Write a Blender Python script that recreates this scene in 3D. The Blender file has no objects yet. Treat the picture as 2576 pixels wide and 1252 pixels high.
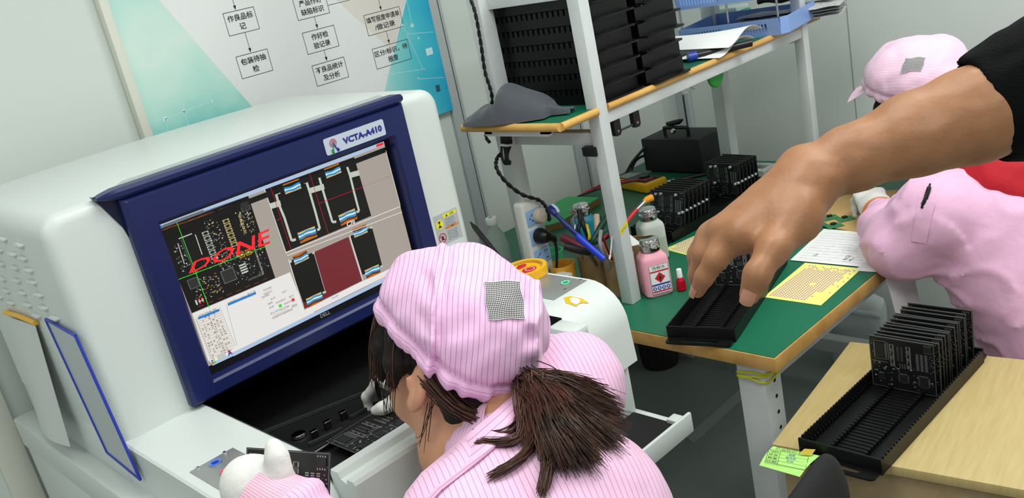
import bpy, bmesh, math, random
import numpy as np
from mathutils import Vector, Matrix, noise

SC = bpy.context.scene
COL = SC.collection
random.seed(7)
PI = math.pi

# ------------------------------------------------------------------ camera
FPX = 2341.0
CX, CY = 1288.0, 626.0
_ro, _pi, _he = math.radians(12.45), math.radians(18.2), math.radians(49.3)
CAM = np.array([0.0, 0.0, 1.6])
_hd = np.array([math.cos(_he), math.sin(_he), 0.0])
_rt = np.array([math.sin(_he), -math.cos(_he), 0.0])
CF = _hd * math.cos(_pi) + np.array([0, 0, -math.sin(_pi)])
_u0 = np.cross(_rt, CF)
CR = math.cos(_ro) * _rt - math.sin(_ro) * _u0
CU = math.sin(_ro) * _rt + math.cos(_ro) * _u0
cd = bpy.data.cameras.new('camera')
cd.sensor_width = 36.0
cd.sensor_fit = 'HORIZONTAL'
cd.lens = FPX * 36.0 / 2576.0
cd.clip_start = 0.02
cam = bpy.data.objects.new('camera', cd)
COL.objects.link(cam)
M = Matrix.Identity(4)
for i in range(3):
    M[i][0], M[i][1], M[i][2], M[i][3] = CR[i], CU[i], -CF[i], CAM[i]
cam.matrix_world = M
SC.camera = cam

# ------------------------------------------------------------------ light
w = bpy.data.worlds.new('world')
SC.world = w
w.use_nodes = True
w.node_tree.nodes['Background'].inputs[0].default_value = (0.86, 0.93, 0.90, 1)
w.node_tree.nodes['Background'].inputs[1].default_value = 0.50


def area(name, loc, sx, sy, power, col=(0.97, 1.0, 0.965)):
    l = bpy.data.lights.new(name, 'AREA')
    l.shape = 'RECTANGLE'
    l.size, l.size_y, l.energy, l.color = sx, sy, power, col
    o = bpy.data.objects.new(name, l)
    o.location = loc
    COL.objects.link(o)
    return o


# unseen area lights added below the ceiling for overall light; no fixtures modelled
area('unseen_area_light', (0.75, 0.75, 2.68), 1.2, 0.6, 17)
area('unseen_area_light', (0.45, -0.9, 2.68), 1.2, 0.6, 22)
area('unseen_area_light', (2.0, 0.2, 2.68), 0.6, 1.2, 24)
area('unseen_area_light', (-1.0, 0.9, 2.68), 0.6, 1.2, 11)

vs = SC.view_settings
vs.view_transform = 'Standard'
vs.look = 'None'
vs.gamma = 1.0
vs.exposure = 0.16
vs.use_curve_mapping = False


# ------------------------------------------------------------------ pixel rays (2576 x 1252 frame)
def ray(x, y):
    return (x - CX) / FPX * CR - (y - CY) / FPX * CU + CF


def oz(x, y, z):
    d = ray(x, y)
    return CAM + d * ((z - 1.6) / d[2])


def ox(x, y, X):
    d = ray(x, y)
    return CAM + d * (X / d[0])


def oy(x, y, Y):
    d = ray(x, y)
    return CAM + d * (Y / d[1])


def od(x, y, t):
    return CAM + ray(x, y) * t


def A(*a):
    return np.array(a, float)


def nrm(v):
    v = np.asarray(v, float)
    return v / (np.linalg.norm(v) + 1e-12)


# ------------------------------------------------------------------ materials
def lin(c):
    out = []
    for v in c[:3]:
        v = v / 255.0
        out.append(v / 12.92 if v <= 0.04045 else ((v + 0.055) / 1.055) ** 2.4)
    return tuple(out) + (1.0,)


MATS = {}


def mat(name, rgb, rough=0.5, metal=0.0, bump=None, var=None, emit=0.0, trans=0.0, ior=1.45, alpha=1.0,
        sss=0.0, coat=0.0, sheen=0.0, spec=0.5):
    m = bpy.data.materials.new(name)
    m.use_nodes = True
    nt = m.node_tree
    b = nt.nodes['Principled BSDF']
    b.inputs['Base Color'].default_value = lin(rgb)
    b.inputs['Roughness'].default_value = rough
    b.inputs['Metallic'].default_value = metal
    b.inputs['IOR'].default_value = ior
    b.inputs['Transmission Weight'].default_value = trans
    b.inputs['Alpha'].default_value = alpha
    b.inputs['Coat Weight'].default_value = coat
    b.inputs['Sheen Weight'].default_value = sheen
    b.inputs['Specular IOR Level'].default_value = spec
    if sss:
        b.inputs['Subsurface Weight'].default_value = sss
        b.inputs['Subsurface Radius'].default_value = (0.012, 0.004, 0.002)
        b.inputs['Subsurface Scale'].default_value = 1.0
    if emit:
        b.inputs['Emission Color'].default_value = lin(rgb)
        b.inputs['Emission Strength'].default_value = emit
    tc = None
    if bump or var:
        tc = nt.nodes.new('ShaderNodeTexCoord')
    if var:   # (scale, second rgb, [stretch])
        n = nt.nodes.new('ShaderNodeTexNoise')
        n.inputs['Scale'].default_value = var[0]
        n.inputs['Detail'].default_value = 4
        if len(var) > 2:
            mp = nt.nodes.new('ShaderNodeMapping')
            mp.inputs['Scale'].default_value = var[2]
            nt.links.new(tc.outputs['Object'], mp.inputs[0])
            nt.links.new(mp.outputs[0], n.inputs['Vector'])
        else:
            nt.links.new(tc.outputs['Object'], n.inputs['Vector'])
        r = nt.nodes.new('ShaderNodeValToRGB')
        r.color_ramp.elements[0].position = 0.35
        r.color_ramp.elements[1].position = 0.7
        r.color_ramp.elements[0].color = lin(rgb)
        r.color_ramp.elements[1].color = lin(var[1])
        nt.links.new(n.outputs['Fac'], r.inputs[0])
        nt.links.new(r.outputs[0], b.inputs['Base Color'])
    if bump:  # (scale, strength)
        n = nt.nodes.new('ShaderNodeTexNoise')
        n.inputs['Scale'].default_value = bump[0]
        n.inputs['Detail'].default_value = 3
        nt.links.new(tc.outputs['Object'], n.inputs['Vector'])
        bp = nt.nodes.new('ShaderNodeBump')
        bp.inputs['Strength'].default_value = bump[1]
        bp.inputs['Distance'].default_value = 0.004
        nt.links.new(n.outputs['Fac'], bp.inputs['Height'])
        nt.links.new(bp.outputs[0], b.inputs['Normal'])
    MATS[name] = m
    return m


def stripe_mat(name, base, line, pitch, width, rough=0.7, bump=(60, 0.25), fold=None):
    """woven cloth with thin lines; the coordinate across the lines is stored on the mesh (attribute 'su')"""
    m = mat(name, base, rough, bump=bump, sheen=0.15)
    nt = m.node_tree
    b = nt.nodes['Principled BSDF']
    at = nt.nodes.new('ShaderNodeAttribute')
    at.attribute_name = 'su'
    dv = nt.nodes.new('ShaderNodeMath'); dv.operation = 'DIVIDE'
    dv.inputs[1].default_value = pitch
    nt.links.new(at.outputs['Fac'], dv.inputs[0])
    fr = nt.nodes.new('ShaderNodeMath'); fr.operation = 'FRACT'
    nt.links.new(dv.outputs[0], fr.inputs[0])
    lt = nt.nodes.new('ShaderNodeMath'); lt.operation = 'LESS_THAN'
    lt.inputs[1].default_value = width / pitch
    sh = nt.nodes.new('ShaderNodeMath'); sh.operation = 'SUBTRACT'; sh.inputs[1].default_value = .5
    ab = nt.nodes.new('ShaderNodeMath'); ab.operation = 'ABSOLUTE'
    nt.links.new(fr.outputs[0], sh.inputs[0]); nt.links.new(sh.outputs[0], ab.inputs[0])
    nt.links.new(ab.outputs[0], lt.inputs[0])
    lt.inputs[1].default_value = .5 * width / pitch
    mx = nt.nodes.new('ShaderNodeMix'); mx.data_type = 'RGBA'
    mx.inputs['A'].default_value = lin(base)
    mx.inputs['B'].default_value = lin(line)
    nt.links.new(lt.outputs[0], mx.inputs['Factor'])
    nt.links.new(mx.outputs['Result'], b.inputs['Base Color'])
    return m


# ------------------------------------------------------------------ mesh builder
WM = {}   # own world matrices of empties / parents


class MB:
    def __init__(s):
        s.v, s.f, s.m, s.mats = [], [], [], []
        s.attr = None

    def mi(s, mt):
        if isinstance(mt, str):
            mt = MATS[mt]
        if mt not in s.mats:
            s.mats.append(mt)
        return s.mats.index(mt)

    def add(s, vs, fs, mt):
        k = len(s.v)
        i = s.mi(mt)
        s.v.extend([tuple(map(float, p)) for p in vs])
        for f in fs:
            s.f.append(tuple(k + q for q in f))
            s.m.append(i)
        return s

    def obox(s, O, ax, ay, az, mt, bev=0.0, seg=2):
        """box from corner O with full edge vectors ax, ay, az"""
        O, ax, ay, az = [np.asarray(q, float) for q in (O, ax, ay, az)]
        L = [np.linalg.norm(q) for q in (ax, ay, az)]
        if np.dot(np.cross(ax, ay), az) < 0:
            O = O + ax
            ax = -ax
        n = [q / max(l, 1e-9) for q, l in zip((ax, ay, az), L)]
        if bev <= 0:
            c = [O + ax * i + ay * j + az * k for k in (0, 1) for j in (0, 1) for i in (0, 1)]
            return s.add(c, [(0, 2, 3, 1), (4, 5, 7, 6), (0, 1, 5, 4), (2, 6, 7, 3), (0, 4, 6, 2), (1, 3, 7, 5)], mt)
        bm = bmesh.new()
        bmesh.ops.create_cube(bm, size=1.0)
        for q in bm.verts:
            q.co = Vector([(q.co[i] + .5) * L[i] for i in range(3)])
        bmesh.ops.bevel(bm, geom=list(bm.edges), offset=min(bev, .49 * min(L)), segments=seg, affect='EDGES', profile=.5)
        bm.verts.index_update()
        vs_ = [O + n[0] * q.co.x + n[1] * q.co.y + n[2] * q.co.z for q in bm.verts]
        fs_ = [tuple(q.index for q in f.verts) for f in bm.faces]
        bm.free()
        return s.add(vs_, fs_, mt)

    def box(s, a, b, mt, bev=0.0, seg=2):
        a, b = np.minimum(a, b), np.maximum(a, b)
        d = b - a
        return s.obox(a, (d[0], 0, 0), (0, d[1], 0), (0, 0, d[2]), mt, bev, seg)

    def prism(s, pts, ext, mt):
        pts = [np.asarray(p, float) for p in pts]
        ext = np.asarray(ext, float)
        n = len(pts)
        nv = np.zeros(3)
        for i in range(n):
            nv += np.cross(pts[i] - pts[0], pts[(i + 1) % n] - pts[0])
        if np.dot(nv, ext) < 0:
            pts = pts[::-1]
        vs_ = pts + [p + ext for p in pts]
        fs_ = [tuple(range(n))[::-1], tuple(range(n, 2 * n))] + [(i, (i + 1) % n, n + (i + 1) % n, n + i) for i in range(n)]
        return s.add(vs_, fs_, mt)

    def loft(s, rings, mt, closed=True, cap=True):
        n = len(rings[0])
        vs_ = [p for r in rings for p in r]
        fs_ = []
        for j in range(len(rings) - 1):
            for i in range(n if closed else n - 1):
                a, b = j * n + i, j * n + (i + 1) % n
                fs_.append((a, b, b + n, a + n))
        if cap and closed:
            fs_.append(tuple(range(n))[::-1])
            fs_.append(tuple(range((len(rings) - 1) * n, len(rings) * n)))
        return s.add(vs_, fs_, mt)

    def tube(s, path, r, mt, n=10, cap=True, flat=1.0, up=None):
        path = [np.asarray(p, float) for p in path]
        k = len(path)
        rs = r if hasattr(r, '__len__') else [r] * k
        t0 = nrm(path[1] - path[0])
        a = np.asarray(up if up is not None else ((0, 0, 1) if abs(t0[2]) < .9 else (1, 0, 0)), float)
        rings = []
        for i in range(k):
            t = nrm(path[min(i + 1, k - 1)] - path[max(i - 1, 0)])
            a = nrm(a - t * np.dot(a, t))
            b = np.cross(t, a)
            rings.append([path[i] + rs[i] * (math.cos(2 * PI * j / n) * a * flat + math.sin(2 * PI * j / n) * b) for j in range(n)])
        return s.loft(rings, mt, True, cap)

    def cyl(s, p0, p1, r, mt, n=24, r1=None):
        return s.tube([p0, p1], [r, r if r1 is None else r1], mt, n)

    def lathe(s, base, axis, prof, mt, n=28, cap=True):
        base, axis = np.asarray(base, float), nrm(axis)
        a = nrm(np.cross(axis, (1, 0, 0) if abs(axis[0]) < .9 else (0, 1, 0)))
        b = np.cross(axis, a)
        rings = [[base + axis * h_ + r_ * (math.cos(2 * PI * j / n) * a + math.sin(2 * PI * j / n) * b) for j in range(n)] for r_, h_ in prof]
        return s.loft(rings, mt, True, cap)

    def rbox_v(s, base, ax, ay, prof, mt, n=6, pw=5.0):
        """upright rounded-square body: prof = [(half_x, half_y, height)]"""
        base, ax, ay = np.asarray(base, float), nrm(ax), nrm(ay)
        rings = []
        N = 8 * n
        for hx, hy, hz in prof:
            rg = []
            for j in range(N):
                t = 2 * PI * j / N
                c, q = math.cos(t), math.sin(t)
                rr = (abs(c) ** pw + abs(q) ** pw) ** (-1 / pw)
                rg.append(base + ax * hx * rr * c + ay * hy * rr * q + A(0, 0, hz))
            rings.append(rg)
        return s.loft(rings, mt)

    def sheet(s, fn, nu, nv, mt, th=0.0005):
        """double-sided thin sheet; fn(u,v)->point"""
        g = np.array([[fn(i / nu, j / nv) for i in range(nu + 1)] for j in range(nv + 1)])
        du = np.gradient(g, axis=1); dv = np.gradient(g, axis=0)
        nn = np.cross(du, dv); nn /= (np.linalg.norm(nn, axis=2, keepdims=True) + 1e-12)
        if nn[..., 2].mean() < 0:
            nn = -nn
        W = nu + 1
        top = (g + nn * th / 2).reshape(-1, 3); bot = (g - nn * th / 2).reshape(-1, 3)
        k = len(top)
        fs_ = []
        for j in range(nv):
            for i in range(nu):
                a = j * W + i
                fs_.append((a, a + 1, a + W + 1, a + W))
                fs_.append((k + a, k + a + W, k + a + W + 1, k + a + 1))
        rim = [i for i in range(W)] + [j * W + nu for j in range(1, nv + 1)] + [nv * W + i for i in range(nu - 1, -1, -1)] + [j * W for j in range(nv - 1, 0, -1)]
        for a, b in zip(rim, rim[1:] + rim[:1]):
            fs_.append((b, a, k + a, k + b))
        return s.add(list(top) + list(bot), fs_, mt)

    def build(s, name, parent=None, label=None, smooth=38, kind=None):
        me = bpy.data.meshes.new(name)
        vs_ = np.array(s.v, float).reshape(-1, 3)
        Mx = WM.get(parent.name) if parent is not None else None
        if Mx is not None:
            I = np.array(Mx.inverted())
            vs_ = vs_ @ I[:3, :3].T + I[:3, 3]
        me.from_pydata(vs_.tolist(), [], s.f)
        for q in s.mats:
            me.materials.append(q)
        me.polygons.foreach_set('material_index', s.m)
        if s.attr is not None:
            at = me.attributes.new('su', 'FLOAT', 'POINT')
            at.data.foreach_set('value', np.asarray(s.attr, np.float32))
        if smooth:
            me.polygons.foreach_set('use_smooth', [True] * len(me.polygons))
            me.set_sharp_from_angle(angle=math.radians(smooth))
        me.update()
        o = bpy.data.objects.new(name, me)
        COL.objects.link(o)
        if parent is not None:
            o.parent = parent
            WM[o.name] = Mx if Mx is not None else Matrix.Identity(4)
        if label:
            o['label'] = label
        if kind:
            o['kind'] = kind
        return o


def thing(name, label, cat, loc=(0, 0, 0), rotz=0.0, group=None):
    o = bpy.data.objects.new(name, None)
    COL.objects.link(o)
    o.empty_display_size = 0.05
    o.location = tuple(map(float, loc))
    o.rotation_euler = (0, 0, rotz)
    WM[o.name] = Matrix.Translation(Vector(tuple(map(float, loc)))) @ Matrix.Rotation(rotz, 4, 'Z')
    o['label'], o['category'] = label, cat
    if group:
        o['group'] = group
    return o


def tag(o, label, cat, group=None):
    o['label'], o['category'] = label, cat
    if group:
        o['group'] = group
    return o


def dup(root, mw, label=None, group=None):
    """copy of a thing with copies of its parts and sub-parts, placed by a world matrix"""
    r = root.copy(); COL.objects.link(r)
    r.matrix_world = mw
    if label:
        r['label'] = label
    if group:
        r['group'] = group
    for ch in list(root.children):
        c = ch.copy(); COL.objects.link(c); c.parent = r
        for g in list(ch.children):
            d = g.copy(); COL.objects.link(d); d.parent = c
    return r


# ------------------------------------------------------------------ lettering / flat printing
_TX = {}


def text_geo(s, bold=0.0):
    key = (s, bold)
    if key not in _TX:
        c = bpy.data.curves.new('lettering', 'FONT')
        c.body = s
        c.resolution_u = 2
        c.offset = bold
        o = bpy.data.objects.new('lettering', c)
        COL.objects.link(o)
        bpy.context.view_layer.update()
        me = bpy.data.meshes.new_from_object(o.evaluated_get(bpy.context.evaluated_depsgraph_get()))
        v = np.array([q.co[:2] for q in me.vertices]).reshape(-1, 2)
        f = [tuple(p.vertices) for p in me.polygons]
        bpy.data.objects.remove(o); bpy.data.meshes.remove(me); bpy.data.curves.remove(c)
        _TX[key] = (v, f)
    return _TX[key]


class Cv:
    """flat printing in a plane: origin O, unit axes u, v, outward normal n (metres)"""
    def __init__(s, mb, O, u, v, n=None, eps=0.00025):
        s.mb, s.O = mb, np.asarray(O, float)
        s.u, s.v = np.asarray(u, float), np.asarray(v, float)
        s.n = nrm(np.cross(s.u, s.v)) if n is None else np.asarray(n, float)
        s.flip = np.dot(np.cross(s.u, s.v), s.n) < 0
        s.eps = eps

    def P(s, a, b, l):
        return s.O + s.u * a + s.v * b + s.n * (l * s.eps)

    def poly(s, pts, mt, l=1):
        k = len(pts)
        ar = sum(pts[i][0] * pts[(i + 1) % k][1] - pts[(i + 1) % k][0] * pts[i][1] for i in range(k))
        if (ar < 0) != s.flip:
            pts = pts[::-1]
        s.mb.add([s.P(a, b, l) for a, b in pts], [tuple(range(k))], mt)

    def rect(s, a0, b0, a1, b1, mt, l=1):
        s.poly([(a0, b0), (a1, b0), (a1, b1), (a0, b1)], mt, l)

    def line(s, p, q, w, mt, l=1):
        p, q = np.asarray(p, float), np.asarray(q, float)
        d = nrm(q - p); m_ = A(-d[1], d[0]) * w / 2
        s.poly([tuple(p + m_), tuple(p - m_), tuple(q - m_), tuple(q + m_)], mt, l)

    def frame(s, a0, b0, a1, b1, w, mt, l=1):
        s.rect(a0, b0, a1, b0 + w, mt, l); s.rect(a0, b1 - w, a1, b1, mt, l)
        s.rect(a0, b0, a0 + w, b1, mt, l); s.rect(a1 - w, b0, a1, b1, mt, l)

    def disc(s, a, b, r, mt, l=1, n=20, ry=None):
        ry = ry or r
        s.poly([(a + r * math.cos(2 * PI * i / n), b + ry * math.sin(2 * PI * i / n)) for i in range(n)], mt, l)

    def ring(s, a, b, r0, r1, mt, l=1, n=24):
        for i in range(n):
            t0, t1 = 2 * PI * i / n, 2 * PI * (i + 1) / n
            s.poly([(a + r0 * math.cos(t0), b + r0 * math.sin(t0)), (a + r1 * math.cos(t0), b + r1 * math.sin(t0)),
                    (a + r1 * math.cos(t1), b + r1 * math.sin(t1)), (a + r0 * math.cos(t1), b + r0 * math.sin(t1))], mt, l)

    def text(s, st, a, b, h, mt, l=2, bold=0.0, width=None, align='C', shear=0.0, fixed=False, rot=0.0):
        """text centred (or left aligned) on (a,b); h = glyph height of the whole line"""
        v, f = text_geo(st, bold)
        if len(v) == 0:
            return
        lo, hi = v.min(0), v.max(0)
        sc = h / (hi[1] - lo[1]) if not fixed else h
        sx = sc if width is None else width / (hi[0] - lo[0])
        q = (v - lo) * A(sx, sc)
        wd, ht = (hi[0] - lo[0]) * sx, (hi[1] - lo[1]) * sc
        q = q - A(wd / 2 if align == 'C' else 0, ht / 2)
        q[:, 0] += q[:, 1] * shear
        if rot:
            c_, s_ = math.cos(rot), math.sin(rot)
            q = np.stack([q[:, 0] * c_ - q[:, 1] * s_, q[:, 0] * s_ + q[:, 1] * c_], 1)
        q = q + A(a, b)
        fs_ = [t[::-1] for t in f] if s.flip else f
        s.mb.add([s.P(x, y, l) for x, y in q], fs_, mt)


# ------------------------------------------------------------------ signed-distance modelling for bodies and cloth
class Sdf:
    def __init__(s, k=0.01):
        s.pr, s.k = [], k

    def cone(s, a, b, ra, rb, k=None, op='+', flat=None):
        s.pr.append(('c', A(*a), A(*b), ra, rb, s.k if k is None else k, op, flat)); return s

    def ball(s, c, r, k=None, op='+', axes=None):
        r = A(r, r, r) if not hasattr(r, '__len__') else A(*r)
        s.pr.append(('e', A(*c), r, axes, 0, s.k if k is None else k, op, None)); return s

    def chain(s, pts, rs, k=None, op='+', flat=None):
        for i in range(len(pts) - 1):
            s.cone(pts[i], pts[i + 1], rs[i], rs[i + 1], k, op, flat)
        return s

    def cut(s, p, n):
        """remove everything on the side the normal points to"""
        s.pr.append(('h', A(*p), nrm(n), 0, 0, 0, 'x', None)); return s

    def dist(s, P, q):
        if q[0] == 'c':
            a, b, ra, rb, fl = q[1], q[2], q[3], q[4], q[7]
            R_ = P - a
            ba = b - a
            if fl is not None:
                n, sc = nrm(fl[0]), fl[1]
                R_ = R_ + (R_ @ n)[..., None] * n * (1 / sc - 1)
                ba = ba + np.dot(ba, n) * n * (1 / sc - 1)
            t = np.clip((R_ @ ba) / (ba @ ba + 1e-12), 0, 1)
            return np.linalg.norm(R_ - t[..., None] * ba, axis=-1) - (ra + t * (rb - ra))
        if q[0] == 'e':
            R_ = P - q[1]
            if q[3] is not None:
                R_ = R_ @ np.array(q[3], float).T   # rows = axes
            r = q[2]
            k0 = np.linalg.norm(R_ / r, axis=-1)
            k1 = np.linalg.norm(R_ / (r * r), axis=-1)
            return k0 * (k0 - 1.0) / (k1 + 1e-9)
        return -((P - q[1]) @ q[2])   # 'h'

    def field(s, P):
        d = None
        for q in s.pr:
            e = s.dist(P, q)
            k, op = q[5], q[6]
            if op == 'x':
                d = np.maximum(d, -e)
            elif op == '-':
                e = -e
                h_ = np.clip(0.5 - 0.5 * (d - e) / k, 0, 1)
                d = d + (e - d) * h_ + k * h_ * (1 - h_)
            elif d is None:
                d = e
            else:
                h_ = np.clip(0.5 + 0.5 * (d - e) / k, 0, 1)
                d = d + (e - d) * h_ - k * h_ * (1 - h_)
        return d

    def bounds(s, pad):
        lo, hi = A(9, 9, 9), A(-9, -9, -9)
        for q in s.pr:
            if q[6] != '+':
                continue
            if q[0] == 'c':
                for p, r in ((q[1], q[3]), (q[2], q[4])):
                    lo, hi = np.minimum(lo, p - r), np.maximum(hi, p + r)
            elif q[0] == 'e':
                r = q[2].max()
                lo, hi = np.minimum(lo, q[1] - r), np.maximum(hi, q[1] + r)
        return lo - pad, hi + pad

    def mesh(s, vox, disp=None, smooth=2):
        """surface nets over a grid; returns verts, quads"""
        lo, hi = s.bounds(3 * vox + 0.004)
        N = np.maximum(((hi - lo) / vox).astype(int) + 2, 4)
        gx, gy, gz = [lo[i] + vox * np.arange(N[i]) for i in range(3)]
        F = np.empty(tuple(N), np.float64)
        for i in range(0, N[0], 24):   # slabs keep memory low
            G = np.stack(np.meshgrid(gx[i:i + 24], gy, gz, indexing='ij'), -1)
            d = s.field(G)
            if disp is not None:
                d = d - disp(G)
            F[i:i + 24] = d
        F[0], F[-1], F[:, 0], F[:, -1], F[:, :, 0], F[:, :, -1] = 1, 1, 1, 1, 1, 1
        neg = F < 0
        c = [(i, j, k) for i in (0, 1) for j in (0, 1) for k in (0, 1)]
        sl = lambda Q, o: Q[o[0]:N[0] - 1 + o[0], o[1]:N[1] - 1 + o[1], o[2]:N[2] - 1 + o[2]]
        cnt = sum(sl(neg, o).astype(np.int8) for o in c)
        act = (cnt > 0) & (cnt < 8)
        ids = -np.ones(act.shape, int)
        idx = np.argwhere(act)
        ids[act] = np.arange(len(idx))
        acc = np.zeros((len(idx), 3)); num = np.zeros(len(idx))
        fv = [sl(F, o)[act] for o in c]
        for a in range(8):
            for b in range(a + 1, 8):
                o, p = np.array(c[a]), np.array(c[b])
                if np.abs(o - p).sum() != 1:
                    continue
                cr = (fv[a] < 0) != (fv[b] < 0)
                den = np.where(cr, fv[a] - fv[b], 1)
                t = np.where(cr, fv[a] / den, 0)
                acc += cr[:, None] * (o + t[:, None] * (p - o)); num += cr
        V_ = lo + vox * (idx + acc / num[:, None])
        quads = []
        for ax in range(3):
            o = [0, 0, 0]; o[ax] = 1
            B = np.roll(neg, -1, axis=ax)
            ed = neg != B
            ed[tuple(slice(None) if i != ax else -1 for i in range(3))] = False
            E_ = np.argwhere(ed)
            u_, v_ = (ax + 1) % 3, (ax + 2) % 3
            ok = (E_[:, u_] > 0) & (E_[:, v_] > 0)
            E_ = E_[ok]
            def gid(du, dv):
                q = E_.copy(); q[:, u_] -= du; q[:, v_] -= dv
                return ids[q[:, 0], q[:, 1], q[:, 2]]
            Q = np.stack([gid(1, 1), gid(0, 1), gid(0, 0), gid(1, 0)], 1)
            fl = neg[E_[:, 0], E_[:, 1], E_[:, 2]]
            Q[~fl] = Q[~fl][:, ::-1]
            quads.append(Q)
        Q = np.concatenate(quads)
        Q = Q[(Q >= 0).all(1)]
        for _ in range(smooth):
            sm = np.zeros_like(V_); n_ = np.zeros(len(V_))
            for a in range(4):
                i, j = Q[:, a], Q[:, (a + 1) % 4]
                np.add.at(sm, i, V_[j]); np.add.at(n_, i, 1)
                np.add.at(sm, j, V_[i]); np.add.at(n_, j, 1)
            V_ = V_ * .5 + .5 * sm / np.maximum(n_, 1)[:, None]
        return V_, Q


def sdf_obj(sd, vox, mt, name, parent=None, disp=None, smooth=2, label=None, su=None, facemat=None):
    V_, Q = sd.mesh(vox, disp, smooth)
    mb = MB()
    mb.v = [tuple(p) for p in V_]
    mb.f = [tuple(int(i) for i in q) for q in Q]
    k = mb.mi(mt)
    mb.m = [k] * len(Q)
    if facemat is not None:
        cen = V_[Q].mean(1)
        for mt2, sel in facemat(cen):
            k2 = mb.mi(mt2)
            for i in np.flatnonzero(sel):
                mb.m[i] = k2
    if su is not None:
        mb.attr = su(V_)
    return mb.build(name, parent, label, smooth=70)


def noise3(P, sc, seed=0.0):
    """cheap smooth wobble, vectorised"""
    x, y, z = P[..., 0] * sc + seed, P[..., 1] * sc + 1.7 * seed, P[..., 2] * sc - seed
    return (np.sin(x + 1.3 * np.sin(y * .9 + z * .5)) * np.sin(y * 1.1 + 1.1 * np.sin(z * 1.2 + x * .3)) +
            .5 * np.sin(2.1 * z + 1.4 * np.sin(x * 1.7) + y)) / 1.5
# ------------------------------------------------------------------ shared materials
WHITE = mat('white_enamel', (209, 215, 212), 0.34, bump=(300, 0.03))
WALLM = mat('wall_panel_paint', (212, 218, 213), 0.6, bump=(4, 0.02), var=(1.2, (207, 214, 209)))
STRIPM = mat('grey_strip', (178, 184, 186), 0.45)
CREAM = mat('cream_strip', (222, 221, 208), 0.5)
FLOORM = mat('grey_floor_paint', (146, 154, 150), 0.22, bump=(8, 0.05), var=(1.5, (156, 164, 160)))
CEILM = mat('ceiling_white', (225, 228, 226), 0.8)
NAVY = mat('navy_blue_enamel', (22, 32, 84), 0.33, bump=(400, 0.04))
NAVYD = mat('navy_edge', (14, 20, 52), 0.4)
BLACK = mat('matt_black', (14, 14, 15), 0.6)
BLACKG = mat('satin_black', (16, 16, 17), 0.35)
DARK = mat('dark_grey', (48, 49, 50), 0.5)
STEEL = mat('brushed_steel', (178, 180, 180), 0.33, metal=1.0, bump=(200, 0.05))
CHROME = mat('chrome', (215, 215, 215), 0.12, metal=1.0)
PLATE = mat('silver_plate', (172, 173, 172), 0.38, metal=0.6)
GREYM = mat('mid_grey_plastic', (150, 152, 154), 0.5)
PAPER = mat('white_paper', (232, 232, 232), 0.8)
INK = mat('black_ink', (40, 40, 42), 0.7)
INKG = mat('grey_ink', (120, 120, 124), 0.7)
INKR = mat('red_ink', (200, 30, 40), 0.6)
INKB = mat('blue_ink', (40, 60, 165), 0.6)
INKGR = mat('green_ink', (40, 150, 70), 0.6)
YELLOW = mat('yellow_plastic', (238, 178, 12), 0.4)

# ------------------------------------------------------------------ room shell
def struct(name, mb, **k):
    o = mb.build(name, None, **k)
    o['kind'] = 'structure'
    return o

WY, WX = 2.2, 2.78
struct('floor', MB().box((-2.6, -2.6, -0.05), (WX + .1, WY + .1, 0), FLOORM))
struct('ceiling', MB().box((-2.6, -2.6, 2.72), (WX + .1, WY + .1, 2.8), CEILM))
struct('wall_back', MB().box((-2.6, WY, 0), (WX + .1, WY + .1, 2.72), WALLM))
struct('wall_right', MB().box((WX, -2.6, 0), (WX + .1, WY, 2.72), WALLM))
def strip(n, x0, x1, m, d=.012):
    mb = MB().box((x0, WY - d, 0), (x1, WY, 2.72), m, .003)
    mb.box((x0 + (x1 - x0) * .72, WY - d - .001, 0), (x0 + (x1 - x0) * .76, WY - d, 2.72), DARK)
    struct('trim_%d' % n, mb)
strip(1, 1.768, 1.818, STRIPM)
strip(2, 2.262, 2.322, STRIPM)
xs = oy(30, 1150, WY)[0]
struct('trim_3', MB().box((xs - .03, WY - .012, 0), (xs + .03, WY, 2.72), CREAM, .003))
struct('trim_4', MB().box((WX - .02, 2.06, 0), (WX, 2.12, 2.72), STRIPM, .004).box((WX - .022, 2.078, 0), (WX - .019, 2.084, 2.72), DARK))
struct('trim_6', MB().prism([oz(x, y, .0005) for x, y in ((1725, 1100), (1745, 1115), (1968, 912), (1950, 900))], (0, 0, .001), mat('floor_tape', (176, 182, 178), .5)))
struct('trim_5', MB().box((WX - .002, 1.43, 0), (WX, 1.432, 2.72), GREYM))

# ------------------------------------------------------------------ process poster on the back wall
PX0, PX1, PZ0, PZ1 = 0.862, 1.766, 1.150, 2.05
post = thing('wall_poster', 'large white flowchart poster with teal corners on the wall behind the inspection machine', 'poster', (1.31, WY, PZ0))
MB().box((PX0, WY - .02, PZ0), (PX1, WY - .0005, PZ1), PAPER).build('board', post)
MB().box((PX0 - .022, WY - .03, PZ0 - .01), (PX0, WY - .0005, PZ1), CREAM, .003).build('edge_strip', post, 'cream plastic edging strip')
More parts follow.
